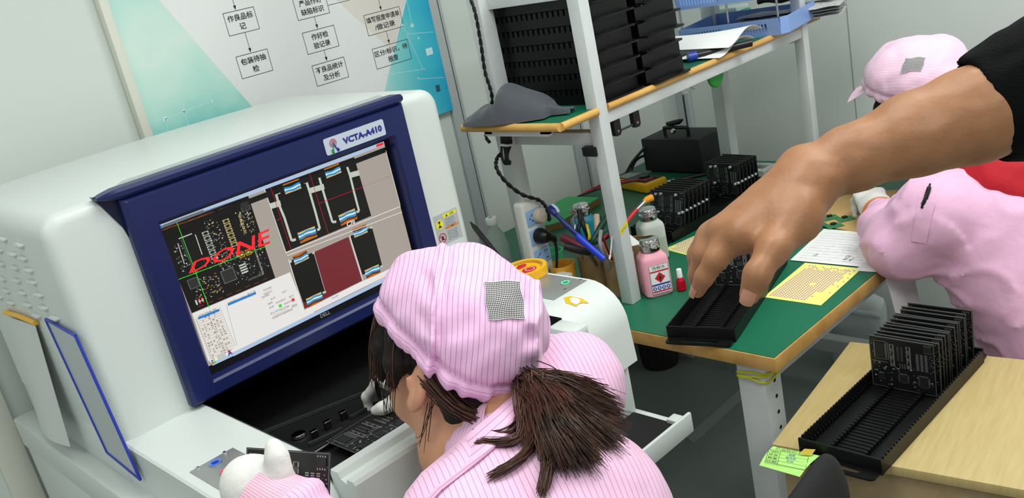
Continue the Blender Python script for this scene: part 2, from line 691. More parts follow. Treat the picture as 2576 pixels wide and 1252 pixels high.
# teal printed corners: gradient belongs to the print
def print_mat(name, stops, axis, lo, hi, sc):
    m = mat(name, (200, 230, 225), 0.55)
    nt = m.node_tree; b = nt.nodes['Principled BSDF']
    tc = nt.nodes.new('ShaderNodeTexCoord'); sp = nt.nodes.new('ShaderNodeSeparateXYZ')
    nt.links.new(tc.outputs['Object'], sp.inputs[0])
    nz = nt.nodes.new('ShaderNodeTexNoise'); nz.inputs['Scale'].default_value = sc; nz.inputs['Detail'].default_value = 2
    nt.links.new(tc.outputs['Object'], nz.inputs['Vector'])
    mr = nt.nodes.new('ShaderNodeMapRange'); mr.inputs['From Min'].default_value = lo; mr.inputs['From Max'].default_value = hi
    nt.links.new(sp.outputs[axis], mr.inputs['Value'])
    ad = nt.nodes.new('ShaderNodeMath'); ad.operation = 'MULTIPLY_ADD'; ad.inputs[1].default_value = .5
    nt.links.new(nz.outputs['Fac'], ad.inputs[0]); 
    sb = nt.nodes.new('ShaderNodeMath'); sb.operation = 'SUBTRACT'; sb.inputs[1].default_value = .25
    nt.links.new(mr.outputs[0], sb.inputs[0]); nt.links.new(sb.outputs[0], ad.inputs[2])
    r = nt.nodes.new('ShaderNodeValToRGB')
    r.color_ramp.elements[0].color = lin(stops[0]); r.color_ramp.elements[1].color = lin(stops[-1])
    for i, q in enumerate(stops[1:-1]):
        e = r.color_ramp.elements.new((i + 1) / (len(stops) - 1)); e.color = lin(q)
    nt.links.new(ad.outputs[0], r.inputs[0]); nt.links.new(r.outputs[0], b.inputs['Base Color'])
    return m
TEAL1 = print_mat('teal_print_left', [(96, 196, 196), (176, 224, 213), (212, 231, 222), (190, 226, 217), (150, 214, 208)], 'Z', 0.12, 0.62, 9)
TEAL2 = print_mat('teal_print_right', [(190, 229, 224), (140, 215, 215), (70, 196, 214), (20, 164, 210)], 'X', 0.20, 0.46, 6)
BEIGEP = mat('beige_print', (226, 219, 212), .6)
PALE = mat('pale_print', (205, 240, 240), .6)
mb = MB()
c = Cv(mb, (0, WY - .02, 0), (1, 0, 0), (0, 0, 1), (0, -1, 0))
c.poly([(PX0, 1.30), (1.145, 1.305), (0.975, 1.64), (0.97, PZ1), (PX0, PZ1)], TEAL1, 1)
c.poly([(PX0, PZ0), (1.22, PZ0), (1.135, 1.30), (PX0, 1.302)], TEAL1, 1)
c.poly([(PX1, PZ0), (PX1, 1.50), (1.695, 1.50), (1.535, 1.262), (1.48, PZ0)], TEAL2, 1)
c.poly([(PX1, 1.50), (PX1, PZ1), (1.74, PZ1), (1.695, 1.50)], TEAL2, 1)
c.poly([(1.44, 1.56), (1.60, 1.365), (1.694, 1.504), (1.70, 1.62)], BEIGEP, 1)
for (a, b_, r_) in ((.905, 1.365, .006), (.955, 1.37, .005), (1.03, 1.375, .004), (1.655, 1.425, .006), (1.688, 1.42, .006), (1.70, 1.38, .003), (1.665, 1.27, .003)):
    c.disc(a, b_, r_, PALE, 2)
for p, q in (((.905, 1.365), (.955, 1.37)), ((.905, 1.365), (.90, 1.30)), ((.955, 1.37), (.955, 1.31)), ((.955, 1.37), (1.03, 1.375)), ((1.655, 1.425), (1.69, 1.29)), ((1.688, 1.42), (1.69, 1.49)), ((1.66, 1.40), (1.76, 1.385)), ((1.66, 1.27), (1.76, 1.25)), ((1.55, 1.31), (1.70, 1.29))):
    c.line(p, q, .0012, PALE, 2)
c.rect(1.715, 1.325, 1.74, 1.345, PALE, 2)
c.rect(1.72, 1.215, 1.735, 1.235, mat('dark_teal', (40, 90, 95), .6), 2)
mb.build('printed_panel', post, smooth=0)
mb = MB()
c = Cv(mb, (0, WY - .02, 0), (1, 0, 0), (0, 0, 1), (0, -1, 0))
BOX = [(1.126, 1.213, 1.512, 1.568, '作良品标', '记'), (1.126, 1.217, 1.405, 1.461, '包装待抽', '检'),
       (1.327, 1.428, 1.508, 1.565, '产品作好', '缺陷标识'), (1.328, 1.430, 1.419, 1.476, '作好检', '验记录'),
       (1.330, 1.435, 1.333, 1.389, '不良品统计', '及分析'), (1.531, 1.658, 1.423, 1.480, '填写报废申请单', '/做记录'),
       (1.531, 1.659, 1.330, 1.387, '区分/标识，待', '报废')]
for x0, x1, z0, z1, t1, t2 in BOX:
    c.frame(x0, z0, x1, z1, .0012, INK, 3)
    xm, zm = (x0 + x1) / 2, (z0 + z1) / 2
    h_ = .0165
    for t, dz in ((t1, .0115), (t2, -.0115)):
        v, f = text_geo(t)
        wd = min(.0165 * len(t) * 1.07, (x1 - x0) * .92)
        c.text(t, xm, zm + dz, h_, INK, 3, bold=.012, width=wd)
for x, z0, z1 in ((1.170, 1.512, 1.462), (1.378, 1.508, 1.477), (1.380, 1.419, 1.390), (1.594, 1.423, 1.388), (1.163, 1.62, 1.569), (1.594, 1.56, 1.481)):
    c.line((x, z0), (x, z1 + .008), .0011, INK, 3)
    c.poly([(x, z1), (x - .004, z1 + .011), (x + .004, z1 + .011)], INK, 3)
c.line((1.428, 1.528), (1.50, 1.528), .0011, INK, 3)
mb.build('lettering', post, 'black flowchart boxes, arrows and writing', smooth=0)
# ------------------------------------------------------------------ optical inspection machine
mc = thing('inspection_machine', 'white and navy inspection machine with a lit screen reading DONE', 'machine', (0.8, 1.6, 0))
# lower cabinet and right-hand lower box
mb = MB().box((.36, 1.20, .03), (1.2, 2.12, .80), WHITE, .006)
mb.box((.355, 1.16, .80), (.40, 2.12, .866), WHITE, .004)
mb.build('cabinet', mc)
MB().box((.40, 1.135, .66), (1.205, 1.2, .785), WHITE, .004).build('lower_front_panel', mc)
# side consoles: rounded-front arms left and right of the opening
def console(x0, x1, name):
    pr = [(1.56, .79), (1.56, .95), (1.195, .95)]
    for i in range(1, 9):
        a = PI / 2 * i / 8
        pr.append((1.195 - .082 * math.sin(a), .868 + .082 * math.cos(a)))
    pr += [(1.108, .79)]
    mb = MB()
    e = .004
    rings = []
    cy_, cz_ = 1.34, .87
    for xx, s in ((x0, .985), (x0 + e, 1), (x1 - e, 1), (x1, .985)):
        rings.append([A(xx, cy_ + (y - cy_) * s, cz_ + (z - cz_) * (s if s == 1 else .965)) for y, z in pr])
    mb.loft(rings, WHITE)
    return mb.build(name, mc, smooth=25)
console(.39, .537, 'side_console')
console(1.05, 1.208, 'side_console')
# front sill between the consoles
mb = MB()
pr = [(1.128, .80), (1.128, .934), (1.106, .936), (1.102, .926), (1.088, .922), (1.084, .931), (1.069, .931), (1.066, .925), (1.066, .80)]
mb.prism([A(.537, y, z) for y, z in pr], (.513, 0, 0), WHITE)
mb.box((1.012, 1.066, .925), (1.05, 1.13, .945), WHITE, .004)
mb.build('front_sill', mc, smooth=25)
# black inside of the opening
CAVM = mat('cavity_black', (17, 17, 18), .55, bump=(60, .03))
mb = MB()
mb.box((.537, 1.128, .825), (1.05, 2.0, .838), CAVM)
mb.box((.537, 1.98, .838), (1.05, 2.0, 1.25), CAVM)
mb.box((.530, 1.56, .838), (.537, 2.0, 1.25), CAVM)
mb.box((1.05, 1.56, .838), (1.057, 2.0, 1.25), CAVM)
mb.box((.537, 1.53, 1.25), (1.05, 2.0, 1.26), CAVM)
mb.box((.5375, 1.128, .838), (.5395, 1.56, .947), CAVM)
mb.box((1.0475, 1.128, .838), (1.0495, 1.56, .947), CAVM)
mb.build('chamber_liner', mc, 'black inner chamber under the screen')
# upper housing: inverted U with rounded outer edges
def upath(inset, r=.036):
    x0, x1, zt, zb = .388 + inset, 1.204 - inset, 1.345 - inset, .95
    r = max(r - inset * .3, .01)
    p = [(x0, zb), (x0, 1.05), (x0, 1.2)]
    for i in range(7):
        a = PI / 2 * i / 6
        p.append((x0 + r - r * math.cos(a), zt - r + r * math.sin(a)))
    p += [(x0 + .2, zt + .004), ((x0 + x1) / 2, zt + .006), (x1 - .2, zt + .004)]
    for i in range(7):
        a = PI / 2 * i / 6
        p.append((x1 - r + r * math.sin(a), zt - r + r * math.cos(a)))
    p += [(x1, 1.2), (x1, 1.05), (x1, zb)]
    return p
ip = upath(0)
def inner(p):
    return (min(max(p[0], .52), 1.095), min(p[1], 1.32) if p[1] > .951 else .95)
mb = MB()
rings = []
R0 = .020
ys = [(2.06, 0)] + [(1.525 + R0 - R0 * math.sin(a), R0 * (1 - math.cos(a))) for a in [PI / 2 * i / 5 for i in range(6)]]
for y, ins in ys:
    rings.append([A(x, y, z) for x, z in upath(ins)])
rings.append([A(*((inner(p)[0], 1.525, inner(p)[1]))) for p in upath(R0)])
rings.append([A(*((inner(p)[0], 1.60, inner(p)[1]))) for p in upath(R0)])
mb.loft(rings, WHITE, closed=False)
mb.box((.40, 2.04, .86), (1.19, 2.062, 1.33), WHITE)
mb.build('upper_housing', mc, smooth=30)
MB().box((.389, 1.56, .865), (.531, 2.06, .952), WHITE, .003).build('housing_base', mc)
MB().box((1.056, 1.56, .80), (1.203, 2.06, .952), WHITE, .003).build('housing_base', mc)
# navy screen surround
mb = MB()
bx0, bx1, bz0, bz1 = .512, 1.100, .956, 1.338
o0, o1, p0, p1 = .560, 1.056, .988, 1.279
def loop(x0, x1, z0, z1, y, r):
    q = []
    for cx_, cz_, a0 in ((x1 - r, z1 - r, 0), (x0 + r, z1 - r, 90), (x0 + r, z0 + r, 180), (x1 - r, z0 + r, 270)):
        for i in range(5):
            a = math.radians(a0 + 22.5 * i)
            q.append(A(cx_ + r * math.cos(a), y, cz_ + r * math.sin(a)))
    return q
mb.loft([loop(bx0, bx1, bz0, bz1, 1.535, .004), loop(bx0, bx1, bz0, bz1, 1.512, .004), loop(bx0 + .007, bx1 - .007, bz0 + .007, bz1 - .007, 1.503, .004),
         loop(o0 - .004, o1 + .004, p0 - .004, p1 + .004, 1.503, .003), loop(o0, o1, p0, p1, 1.507, .002), loop(o0, o1, p0, p1, 1.534, .002)], NAVY, cap=False)
# rolled lip along the top
pr = [(1.53, 1.338), (1.506, 1.338), (1.501, 1.343), (1.501, 1.350), (1.506, 1.3555), (1.535, 1.3555), (1.535, 1.346)]
rings = []
for x, g in ((.480, .2), (.492, .6), (.512, 1), (1.092, 1), (1.100, .8), (1.103, .5)):
    rings.append([A(x, 1.535 + (y - 1.535) * (1 if g == 1 else .6 + .4 * g), 1.347 + (z - 1.347) * g) for y, z in pr])
mb.loft(rings, NAVY)
# tapered left flank below the lip
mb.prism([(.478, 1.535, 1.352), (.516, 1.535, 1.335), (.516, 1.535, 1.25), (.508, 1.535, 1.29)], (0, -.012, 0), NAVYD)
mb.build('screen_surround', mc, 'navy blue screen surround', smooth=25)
mb = MB().prism([(.500, 1.535, 1.3475), (1.092, 1.535, 1.3475), (1.092, 1.572, 1.3545), (.545, 1.562, 1.3545)], (0, 0, .0015), mat('grey_roof_strip', (168, 172, 172), .35))  # thin grey strip laid over the front edge of the roof
mb.build('roof_front_strip', mc, 'grey strip between the surround and the white roof')
# monitor
SY = 1.5305
mon = MB().box((.556, SY + .001, .975), (1.06, 1.57, 1.283), BLACKG).build('monitor', mc, 'black monitor set in the surround')
SX0, SX1, SZ0, SZ1 = .564, 1.048, 1.0055, 1.272
def emat(n, rgb, s=.83):
    q = mat('screen_' + n, rgb, .4, emit=s, spec=.2)
    q.node_tree.nodes['Principled BSDF'].inputs['Base Color'].default_value = (.01, .01, .01, 1)
    return q
EW = emat('white', (238, 236, 232)); EB = emat('beige', (172, 162, 153)); EK = emat('black', (16, 15, 13)); ER = emat('red', (255, 40, 50))
EG = emat('green', (60, 225, 40)); EM = emat('maroon', (118, 38, 46)); EBL = emat('taskbar', (178, 200, 228)); EO = emat('orange', (190, 110, 20))
EC = emat('cyan', (40, 150, 205)); EWG = emat('silver', (196, 204, 190)); EY = emat('sand', (222, 196, 120)); EBR = emat('brown', (96, 44, 16))
ESB = emat('selection', (40, 130, 215)); EGY = emat('grey', (110, 112, 112)); ETX = emat('text', (90, 90, 95)); ERD = emat('redline', (190, 20, 45))
mb = MB()
c = Cv(mb, (0, SY, 0), (1, 0, 0), (0, 0, 1), (0, -1, 0), eps=.00012)
def Z(x, y):
    q = oy(380 + x / 2.0861, 350 + y / 2.0861, 1.53)
    return (min(max(q[0], SX0), SX1), min(max(q[2], SZ0), SZ1))
def zp(pts, m, l):
    c.poly([Z(*p) for p in pts], m, l)
def zl(p, q, w_, m, l):
    c.line(Z(*p), Z(*q), w_, m, l)
c.rect(SX0, SZ0, SX1, SZ1, EB, 1)
c.rect(SX0, SZ1 - .007, SX1, SZ1, EBL, 2)
c.rect(SX0 + .01, SZ1 - .0055, SX0 + .085, SZ1 - .002, EGY, 3)
c.rect(SX0 + .002, SZ1 - .006, SX0 + .007, SZ1 - .001, ESB, 3)
c.rect(SX1 - .02, SZ1 - .006, SX1 - .002, SZ1 - .001, ER, 3)
# left board picture
zp([(32, 462), (510, 297), (652, 728), (214, 912)], EK, 2)
bl, br, tl, tr = [A(*Z(*p)) for p in ((214, 912), (652, 728), (32, 462), (510, 297))]
def B(u, v):
    return tuple((bl * (1 - u) + br * u) * (1 - v) + (tl * (1 - u) + tr * u) * v)
def brect(u, v, du, dv, m, l=3):
    c.poly([B(u - du, v - dv), B(u + du, v - dv), B(u + du, v + dv), B(u - du, v + dv)], m, l)
for i in range(16):
    u = i / 16 * .88 + .06
    brect(u, .955 + random.uniform(-.006, .006), .03, .007, EBR, 3)
    brect(u, .955, .028, random.uniform(.001, .003), EO, 4)
    if i % 2:
        brect(u, .035 + random.uniform(-.006, .006), .03, .006, EBR, 3)
rs = random.Random(4)
def cl(u0, u1, v0, v1, n, ms, s0=.004, s1=.010):
    for _ in range(n):
        brect(rs.uniform(u0, u1), rs.uniform(v0, v1), rs.uniform(s0, s1) * .8, rs.uniform(s0, s1) * .7, rs.choice(ms), 3)
cl(.06, .16, .45, .75, 40, [EGY, EGY, EWG])
cl(.45, .60, .30, .90, 90, [EGY, EWG, EGY, EY])
cl(.80, .97, .60, .88, 80, [EGY, EY, EGY, EWG])
cl(.10, .40, .08, .32, 90, [EGY, EWG, EY, EO, EGY])
cl(.50, .97, .10, .50, 120, [EGY, EWG, EGY, EGY])
cl(.30, .75, .38, .50, 50, [EY, EGY, EO])
for k in range(6):     # twin columns of capacitors
    for u0, mm in ((.43, EWG), (.68, EY)):
        v0 = .52 + k * .055 + (.02 if u0 > .5 else -.03)
        brect(u0, v0, .036, .022, mm, 4); brect(u0, v0, .026, .014, EK, 5); brect(u0 + (.0 if u0 < .5 else 0), v0, .036, .006, EGY, 6); brect(u0, v0, .014, .016, EK, 7)
for k in range(22):    # connector teeth
    brect(.175 + .0, .45 + k * .016, .006, .004, EGY, 4)
    brect(.88, .10 + k * .016, .010, .003, EWG, 4)
    if k < 16:
        brect(.70 + k * .012, .10, .0025, .012, EGY, 4)
        brect(.84, .62 + k * .014, .016, .003, EY if k % 3 else EGY, 4)
for u, v, s in ((.51, .235, .075), (.13, .30, .055), (.93, .90, .05)):
    brect(u, v, s, s, EGY, 4); brect(u, v, s * .9, s * .9, emat('chip%d' % int(u * 100), (46, 46, 46)), 5)
zl((145, 522), (215, 495), .0018, EWG, 5); zl((232, 500), (268, 605), .0016, EWG, 5); zl((140, 545), (175, 655), .0014, EWG, 5)
for k in range(3):
    brect(.085 + k * .035, .09, .008, .03, ER if k else EWG, 5); brect(.085 + k * .035, .09, .010, .012, EWG, 6)
for k in range(2):
    brect(.72 + k * .08, .40, .032, .035, EO, 4); brect(.72 + k * .08, .40, .020, .022, EK, 5); brect(.72 + k * .08, .40, .012, .012, EY, 6)
for k in range(4):
    brect(.69, .20 + k * .03, .04, .009, EWG, 5)
zl((134, 435), (306, 888), .0011, EG, 8); zl((140, 737), (620, 555), .0011, EG, 8); zl((620, 555), (672, 518), .0007, EG, 8)
c.ring(*Z(232, 696), .003, .0038, EG, 8)
# DONE, hand-lettered from strokes
dv, df = text_geo('DONE', .012)
dlo, dhi = dv.min(0), dv.max(0)
dq = [A(*Z(*p)) for p in ((196, 707), (624, 547), (619, 467), (224, 641))]
def dmap(p):
    u, v = (p - dlo) / (dhi - dlo)
    return (dq[0] * (1 - u) + dq[1] * u) * (1 - v) + (dq[3] * (1 - u) + dq[2] * u) * v
mb.add([c.P(*dmap(p), 9) for p in dv], df, ER)
# upper right: two component close-ups
zp([(598, 262), (1066, 94), (1156, 402), (706, 592)], EK, 2)
zl((596, 262), (710, 600), .0012, EW, 4)
for pts in ([(655, 285), (678, 278)], [(655, 285), (672, 345), (700, 412), (738, 532), (760, 525)], [(800, 228), (815, 222)], [(815, 222), (832, 275), (862, 380), (886, 470), (872, 476)],
            [(880, 192), (900, 187)], [(880, 192), (900, 262), (925, 345), (952, 435), (972, 432)], [(1008, 142), (1026, 136)], [(1026, 136), (1044, 190), (1066, 280), (1092, 378), (1078, 382)]):
    for a, b in zip(pts, pts[1:]):
        zl(a, b, .0048, EWG, 4)
for a, b in (((625, 352), (680, 335)), ((830, 272), (908, 248)), ((1042, 190), (1092, 176))):
    zl(a, b, .0105, EWG, 4)
def solder(p, q, up):
    a, b = A(*Z(*p)), A(*Z(*q))
    u = b - a; n_ = A(-u[1], u[0]) / np.linalg.norm(u) * np.linalg.norm(u) * .55 * (1 if up else -1)
    def qd(v0, v1, m, l, wv=0.0):
        k = 8
        lo = [tuple(a + u * i / k + n_ * (v0 + wv * math.sin(i * 1.1))) for i in range(k + 1)]
        hi = [tuple(a + u * i / k + n_ * (v1 + wv * math.cos(i * .9))) for i in range(k, -1, -1)]
        c.poly(lo + hi, m, l)
    qd(0, 1.0, EO, 3)
    qd(.62, .8, EBR, 4, .06)
    qd(.02, .42, EY, 4, .02)
    qd(.12, .62, EC, 5, .05)
    qd(.30, .44, EW, 6, .04)
for p, q, up in (((706, 290), (790, 258), True), ((922, 207), (1000, 175), True), ((768, 492), (858, 455), False), ((982, 400), (1068, 362), False),
                 ((756, 660), (830, 625), True), ((812, 838), (892, 800), False), ((1068, 518), (1138, 488), True), ((1120, 688), (1194, 655), False)):
    solder(p, q, up)
zl((628, 255), (735, 580), .001, ERD, 7); zl((832, 180), (930, 495), .001, ERD, 7); zl((652, 428), (678, 418), .001, ERD, 7); zl((884, 336), (1112, 250), .001, ERD, 7); zl((1112, 250), (1260, 190), .0004, ERD, 7)
c.text('C70', *Z(1048, 440), .009, EW, 7, bold=.03)
zl((706, 596), (1325, 345), .0014, EW, 5); zl((712, 612), (1325, 378), .0012, EW, 5); zl((1232, 60), (1310, 345), .0010, EW, 5)
# lower right
zp([(722, 640), (856, 592), (918, 806), (800, 862)], EK, 2)
zp([(856, 592), (1036, 512), (1108, 742), (806, 890), (798, 858), (918, 806)], EM, 3)
zp([(1046, 508), (1160, 462), (1214, 664), (1110, 712)], EK, 2)
zl((1042, 505), (1112, 742), .0016, EW, 5); zl((722, 630), (806, 912), .0014, EW, 5)
zl((722, 645), (738, 640), .004, EWG, 5); zl((846, 598), (858, 594), .004, EWG, 5); zl((900, 806), (918, 800), .004, EWG, 5); zl((856, 600), (914, 800), .001, EWG, 4)
zl((1204, 668), (1216, 664), .004, EWG, 5); zl((1150, 465), (1162, 461), .004, EWG, 5)
zp([(806, 895), (1108, 745), (1230, 690), (1400, 600), (1400, 650), (1245, 712), (815, 925)], EW, 4)
c.text('mm/da', *Z(965, 826), .004, emat('violet', (90, 70, 200)), 6); c.text('FPS', *Z(1258, 685), .003, ETX, 6)
# lower left panels
zp([(216, 915), (730, 697), (812, 912), (880, 905), (1250, 712), (1400, 640), (1400, 700), (330, 1190), (300, 1160)], EW, 3)
zl((320, 1180), (440, 1125), .006, EBL, 5); zl((430, 1130), (1225, 738), .0075, EBL, 5); zl((1225, 738), (1400, 660), .006, EBL, 5)
zp([(222, 928), (352, 878), (436, 1085), (312, 1160)], emat('list', (236, 230, 220)), 4)
for k in range(17):
    a, b = A(232, 948) + A(4.6, 12.6) * k, A(362, 896) + A(4.6, 12.2) * k
    zl(a, b, .0004, EGY, 5)
    for j in range(7):
        if rs.random() < .6:
            p = a + (b - a) * (.12 + .12 * j); zl(p + A(2, 6), p + (b - a) * rs.uniform(.03, .09) + A(2, 6), .0014, ETX, 6)
zl((246, 940), (358, 895), .0045, ESB, 7); zl((402, 868), (550, 806), .0045, ESB, 7)
for t, p in (('检查元件', (275, 918)), ('序号', (320, 900)), ('元件名称', (425, 850)), ('检测结果', (475, 832)), ('单元名', (525, 805)), ('检测进度', (610, 785)), ('检测时间', (612, 805)), ('当前', (600, 822))):
    c.text(t, *Z(*p), .0042, ETX, 6, width=.017)
for p, q in (((236, 945), (318, 1150)), ((300, 920), (385, 1120)), ((395, 870), (452, 1085)), ((360, 880), (442, 1085))):
    zl(p, q, .0005, EGY, 5)
for k, (p, m) in enumerate((((678, 874), EG), ((745, 842), ER))):
    q = Z(*p); c.rect(q[0] - .003, q[1] - .003, q[0] + .003, q[1] + .003, m, 6)
for (p, t) in (((625, 860), '编程'), ((680, 848), '自动测试'), ((735, 824), '复判'), ((632, 880), '结束'), ((720, 855), '继续测试'), ((650, 905), '停止测试'), ((700, 885), '保存结果'), ((752, 872), '退出'), ((690, 915), '检测到不良品时报警'), ((640, 835), '批号'), ((700, 800), '用户')):
    c.text(t, *Z(*p), .004, ETX if p[1] > 810 else INKB, 6, width=.005 * len(t))
for p, q in (((640, 930), (722, 895)), ((735, 880), (768, 866))):
    zl(p, q, .007, emat('button%d' % p[0], (222, 222, 220)), 5)
ic = [A(*Z(328, 1166)) + A(-.004, -.004), A(*Z(413, 1120))]
for k, m in enumerate((EO, EG, ESB, EY)):
    q = ic[0] + A(.004 * (k % 2), .0045 * (k // 2)); c.rect(q[0], q[1], q[0] + .0036, q[1] + .004, m, 8)
c.rect(*(A(*Z(352, 1160))), *(A(*Z(352, 1160)) + A(.016, .009)), EWG, 8)
c.text('A', ic[1][0], ic[1][1], .009, INKB, 8, bold=.04); c.ring(ic[1][0] - .001, ic[1][1] + .003, .002, .003, ER, 9, 10)
mb.build('screen', mon, 'lit screen showing a circuit board and red DONE', smooth=0)
mb = MB()
Cv(mb, (0, SY + .001, 0), (1, 0, 0), (0, 0, 1), (0, -1, 0)).text('DELL', *[oy(819, 790, 1.53)[i] for i in (0, 2)], .0075, GREYM, 1, bold=.02)
mb.build('lettering', mon, 'grey maker lettering', smooth=0)
# name plate
np_ = MB()
PLY = 1.5025
nq = [oy(*p, PLY) for p in ((812, 347), (962, 302), (972, 340), (820, 391))]
nx0, nx1 = (nq[0][0] + nq[3][0]) / 2, (nq[1][0] + nq[2][0]) / 2
nz0, nz1 = (nq[2][2] + nq[3][2]) / 2, (nq[0][2] + nq[1][2]) / 2
np_.loft([[p + A(0, 0, 0) for p in loop(nx0, nx1, nz0, nz1, PLY, .004)], loop(nx0, nx1, nz0, nz1, PLY - .0012, .004)], mat('nameplate_silver', (188, 198, 212), .35))
npl = np_.build('name_plate', mc, 'silver rounded name plate')
mb = MB()
c = Cv(mb, (0, PLY - .0012, 0), (1, 0, 0), (0, 0, 1), (0, -1, 0))
nh = nz1 - nz0
c.text('VCTA-A410', nx0 + (nx1 - nx0) * .62, (nz0 + nz1) / 2, nh * .40, mat('deep_blue_ink', (38, 44, 132), .5), 2, bold=.05, width=(nx1 - nx0) * .66)
lx, lz = nx0 + (nx1 - nx0) * .135, nz0 + nh * .62
for r_ in (.22, .15, .08):
    c.ring(lx, lz, nh * r_, nh * (r_ + .035), mat('logo_red%d' % int(r_ * 100), (178, 80, 84), .5), 2, 20)
c.poly([(lx, lz + .003), (lx - .0015, lz), (lx - .006, lz - .019), (lx - .002, lz - .019)], INKGR, 3)
c.poly([(lx, lz + .003), (lx + .009, lz - .018), (lx + .006, lz - .019), (lx - .0005, lz - .004)], INKB, 3)
c.text('Z', lx - .006, nz0 + nh * .16, nh * .20, INKGR, 3, bold=.06); c.text('A', lx + .008, nz0 + nh * .18, nh * .2, INKB, 3, bold=.06)
mb.build('lettering', npl, 'blue lettering with a red and green tower emblem', smooth=0)
# warning label
mb = MB()
c = Cv(mb, (0, 1.525, 0), (1, 0, 0), (0, 0, 1), (0, -1, 0))
LG = mat('label_grey', (176, 180, 184), .5); LY = mat('label_yellow', (226, 222, 50), .5); LO = mat('label_orange', (222, 140, 60), .5)
x0, x1, z0, z1 = 1.116, 1.183, 1.019, 1.086
c.rect(x0, z0, x1, z1, LG, 1)
c.rect(x0 + .026, z1 - .011, x1 - .003, z1 - .003, LY, 2); c.rect(x0 + .026, z0 + .030, x1 - .003, z0 + .036, LO, 2)
c.disc(x0 + .013, z0 + .046, .0105, LY, 2); c.poly([(x0 + .013, z0 + .046), (x0 + .009, z0 + .053), (x0 + .017, z0 + .053)], INK, 3); c.poly([(x0 + .013, z0 + .046), (x0 + .008, z0 + .039), (x0 + .018, z0 + .039)], INK, 3)
c.ring(x0 + .013, z0 + .016, .0085, .0105, INKR, 2); c.rect(x0 + .010, z0 + .011, x0 + .016, z0 + .020, INK, 3); c.line((x0 + .006, z0 + .022), (x0 + .020, z0 + .010), .0014, INKR, 4)
c.poly([(x0 + .033, z1 - .010), (x0 + .039, z1 - .010), (x0 + .036, z1 - .0045)], INK, 3)
c.text('注意', x0 + .050, z1 - .007, .005, INK, 3); c.text('警告', x0 + .046, z0 + .033, .004, INK, 3)
for k in range(5):
    c.text('严禁运动中打开门盖'[k % 3:k % 3 + 6], x0 + .042, z1 - .016 - k * .0045, .003, INKG, 3, width=.028)
    c.text('设备运行时请勿触摸'[k % 3:k % 3 + 6], x0 + .042, z0 + .025 - k * .0045, .003, INKG, 3, width=.028)
mb.build('warning_label', mc, 'grey warning label with yellow and red symbols', smooth=0)
# louvres on the left flank
for (px, py) in [(p, q) for p, q in ((10, 600), (52, 615), (0, 628), (35, 638), (60, 648), (5, 662), (40, 672), (75, 678), (8, 700), (45, 704), (84, 708), (18, 730), (58, 735), (100, 740), (30, 760), (72, 765), (112, 772), (95, 792), (140, 798), (0, 745))]:
    p = ox(px, py, .388)
    MB().tube([p + A(.001, .018, .0), p + A(-.003, .012, 0), p + A(-.003, -.012, 0), p + A(.001, -.018, 0)], [.002, .0045, .0045, .002], WHITE, 8).build('louvre', mc)
# console button plates
def bplate(x0, x1, y0, y1, btns, scr):
    p = MB().box((x0, y0, .950), (x1, y1, .9515), PLATE, .0007).build('button_plate', mc, 'silver button plate')
    for px, py, col, nm in btns:
        q = oz(px, py, .9515)
        mb = MB().lathe(q - A(0, 0, .0003), (0, 0, 1), [(.0105, 0), (.0105, .0012), (.009, .002), (.0065, .002), (.006, .001), (.0001, .001)], STEEL)
        ring = MATS.get('glow_' + nm) or mat('glow_' + nm, col, .3, emit=1.6)
        cc = Cv(mb, q + A(0, 0, .0019), (1, 0, 0), (0, 1, 0), (0, 0, 1)); cc.ring(0, 0, .0066, .0088, ring, 1)
        cc.disc(0, 0, .0055, MATS.get('core_' + nm) or mat('core_' + nm, tuple(int(v * .6) for v in col), .4), -1)
        mb.build('push_button', p, 'push button with a glowing %s ring' % nm)
    mb = MB()
    for px, py in scr:
        q = oz(px, py, .9515)
        mb.lathe(q - A(0, 0, .0004), (0, 0, 1), [(.0035, 0), (.003, .0014), (.0001, .0018)], CHROME, 12)
    mb.build('screw', p)
a = oz(585, 1131, .951); b = oz(474, 1187, .951)
bplate(.408, .482, 1.20, 1.312, [(542, 1165, (40, 90, 255), 'blue'), (570, 1186, (255, 40, 70), 'red')], [(565, 1137), (496, 1176)])
bplate(1.100, 1.196, 1.193, 1.306, [(1423, 712, (60, 235, 150), 'green')], [(1461, 704), (1422, 728)])
# worn tape patch on the right console
q = oz(1476, 772, .936)
mb = MB()
def onarm(x, s):   # s = distance along the rounded front from its top edge
    if s < 0:
        return A(x, 1.195 - s, .9505)
    a = s / .082
    return A(x, 1.195 - .0825 * math.sin(a), .868 + .0825 * math.cos(a))
tx, ts = 1.125, .032
def patch(pts, m, off):
    v = []
    for dx, ds in pts:
        p = onarm(tx + dx, ts + ds); a = max(ts + ds, 0) / .082
        v.append(p + A(0, -math.sin(a), math.cos(a)) * off)
    mb.add(v, [tuple(range(len(v)))], m)
patch([(-.02, -.004), (-.008, -.020), (.004, -.014), (.014, .006), (.016, .022), (.010, .018), (.0, .012), (-.012, .014)][::-1], YELLOW, .0004)
patch([(-.012, .000), (-.004, -.010), (.004, -.006), (.006, .004), (.0, .012), (-.010, .010)][::-1], PAPER, .0010)
mb.build('worn_tape', mc, 'torn yellow and white tape remains', smooth=0)
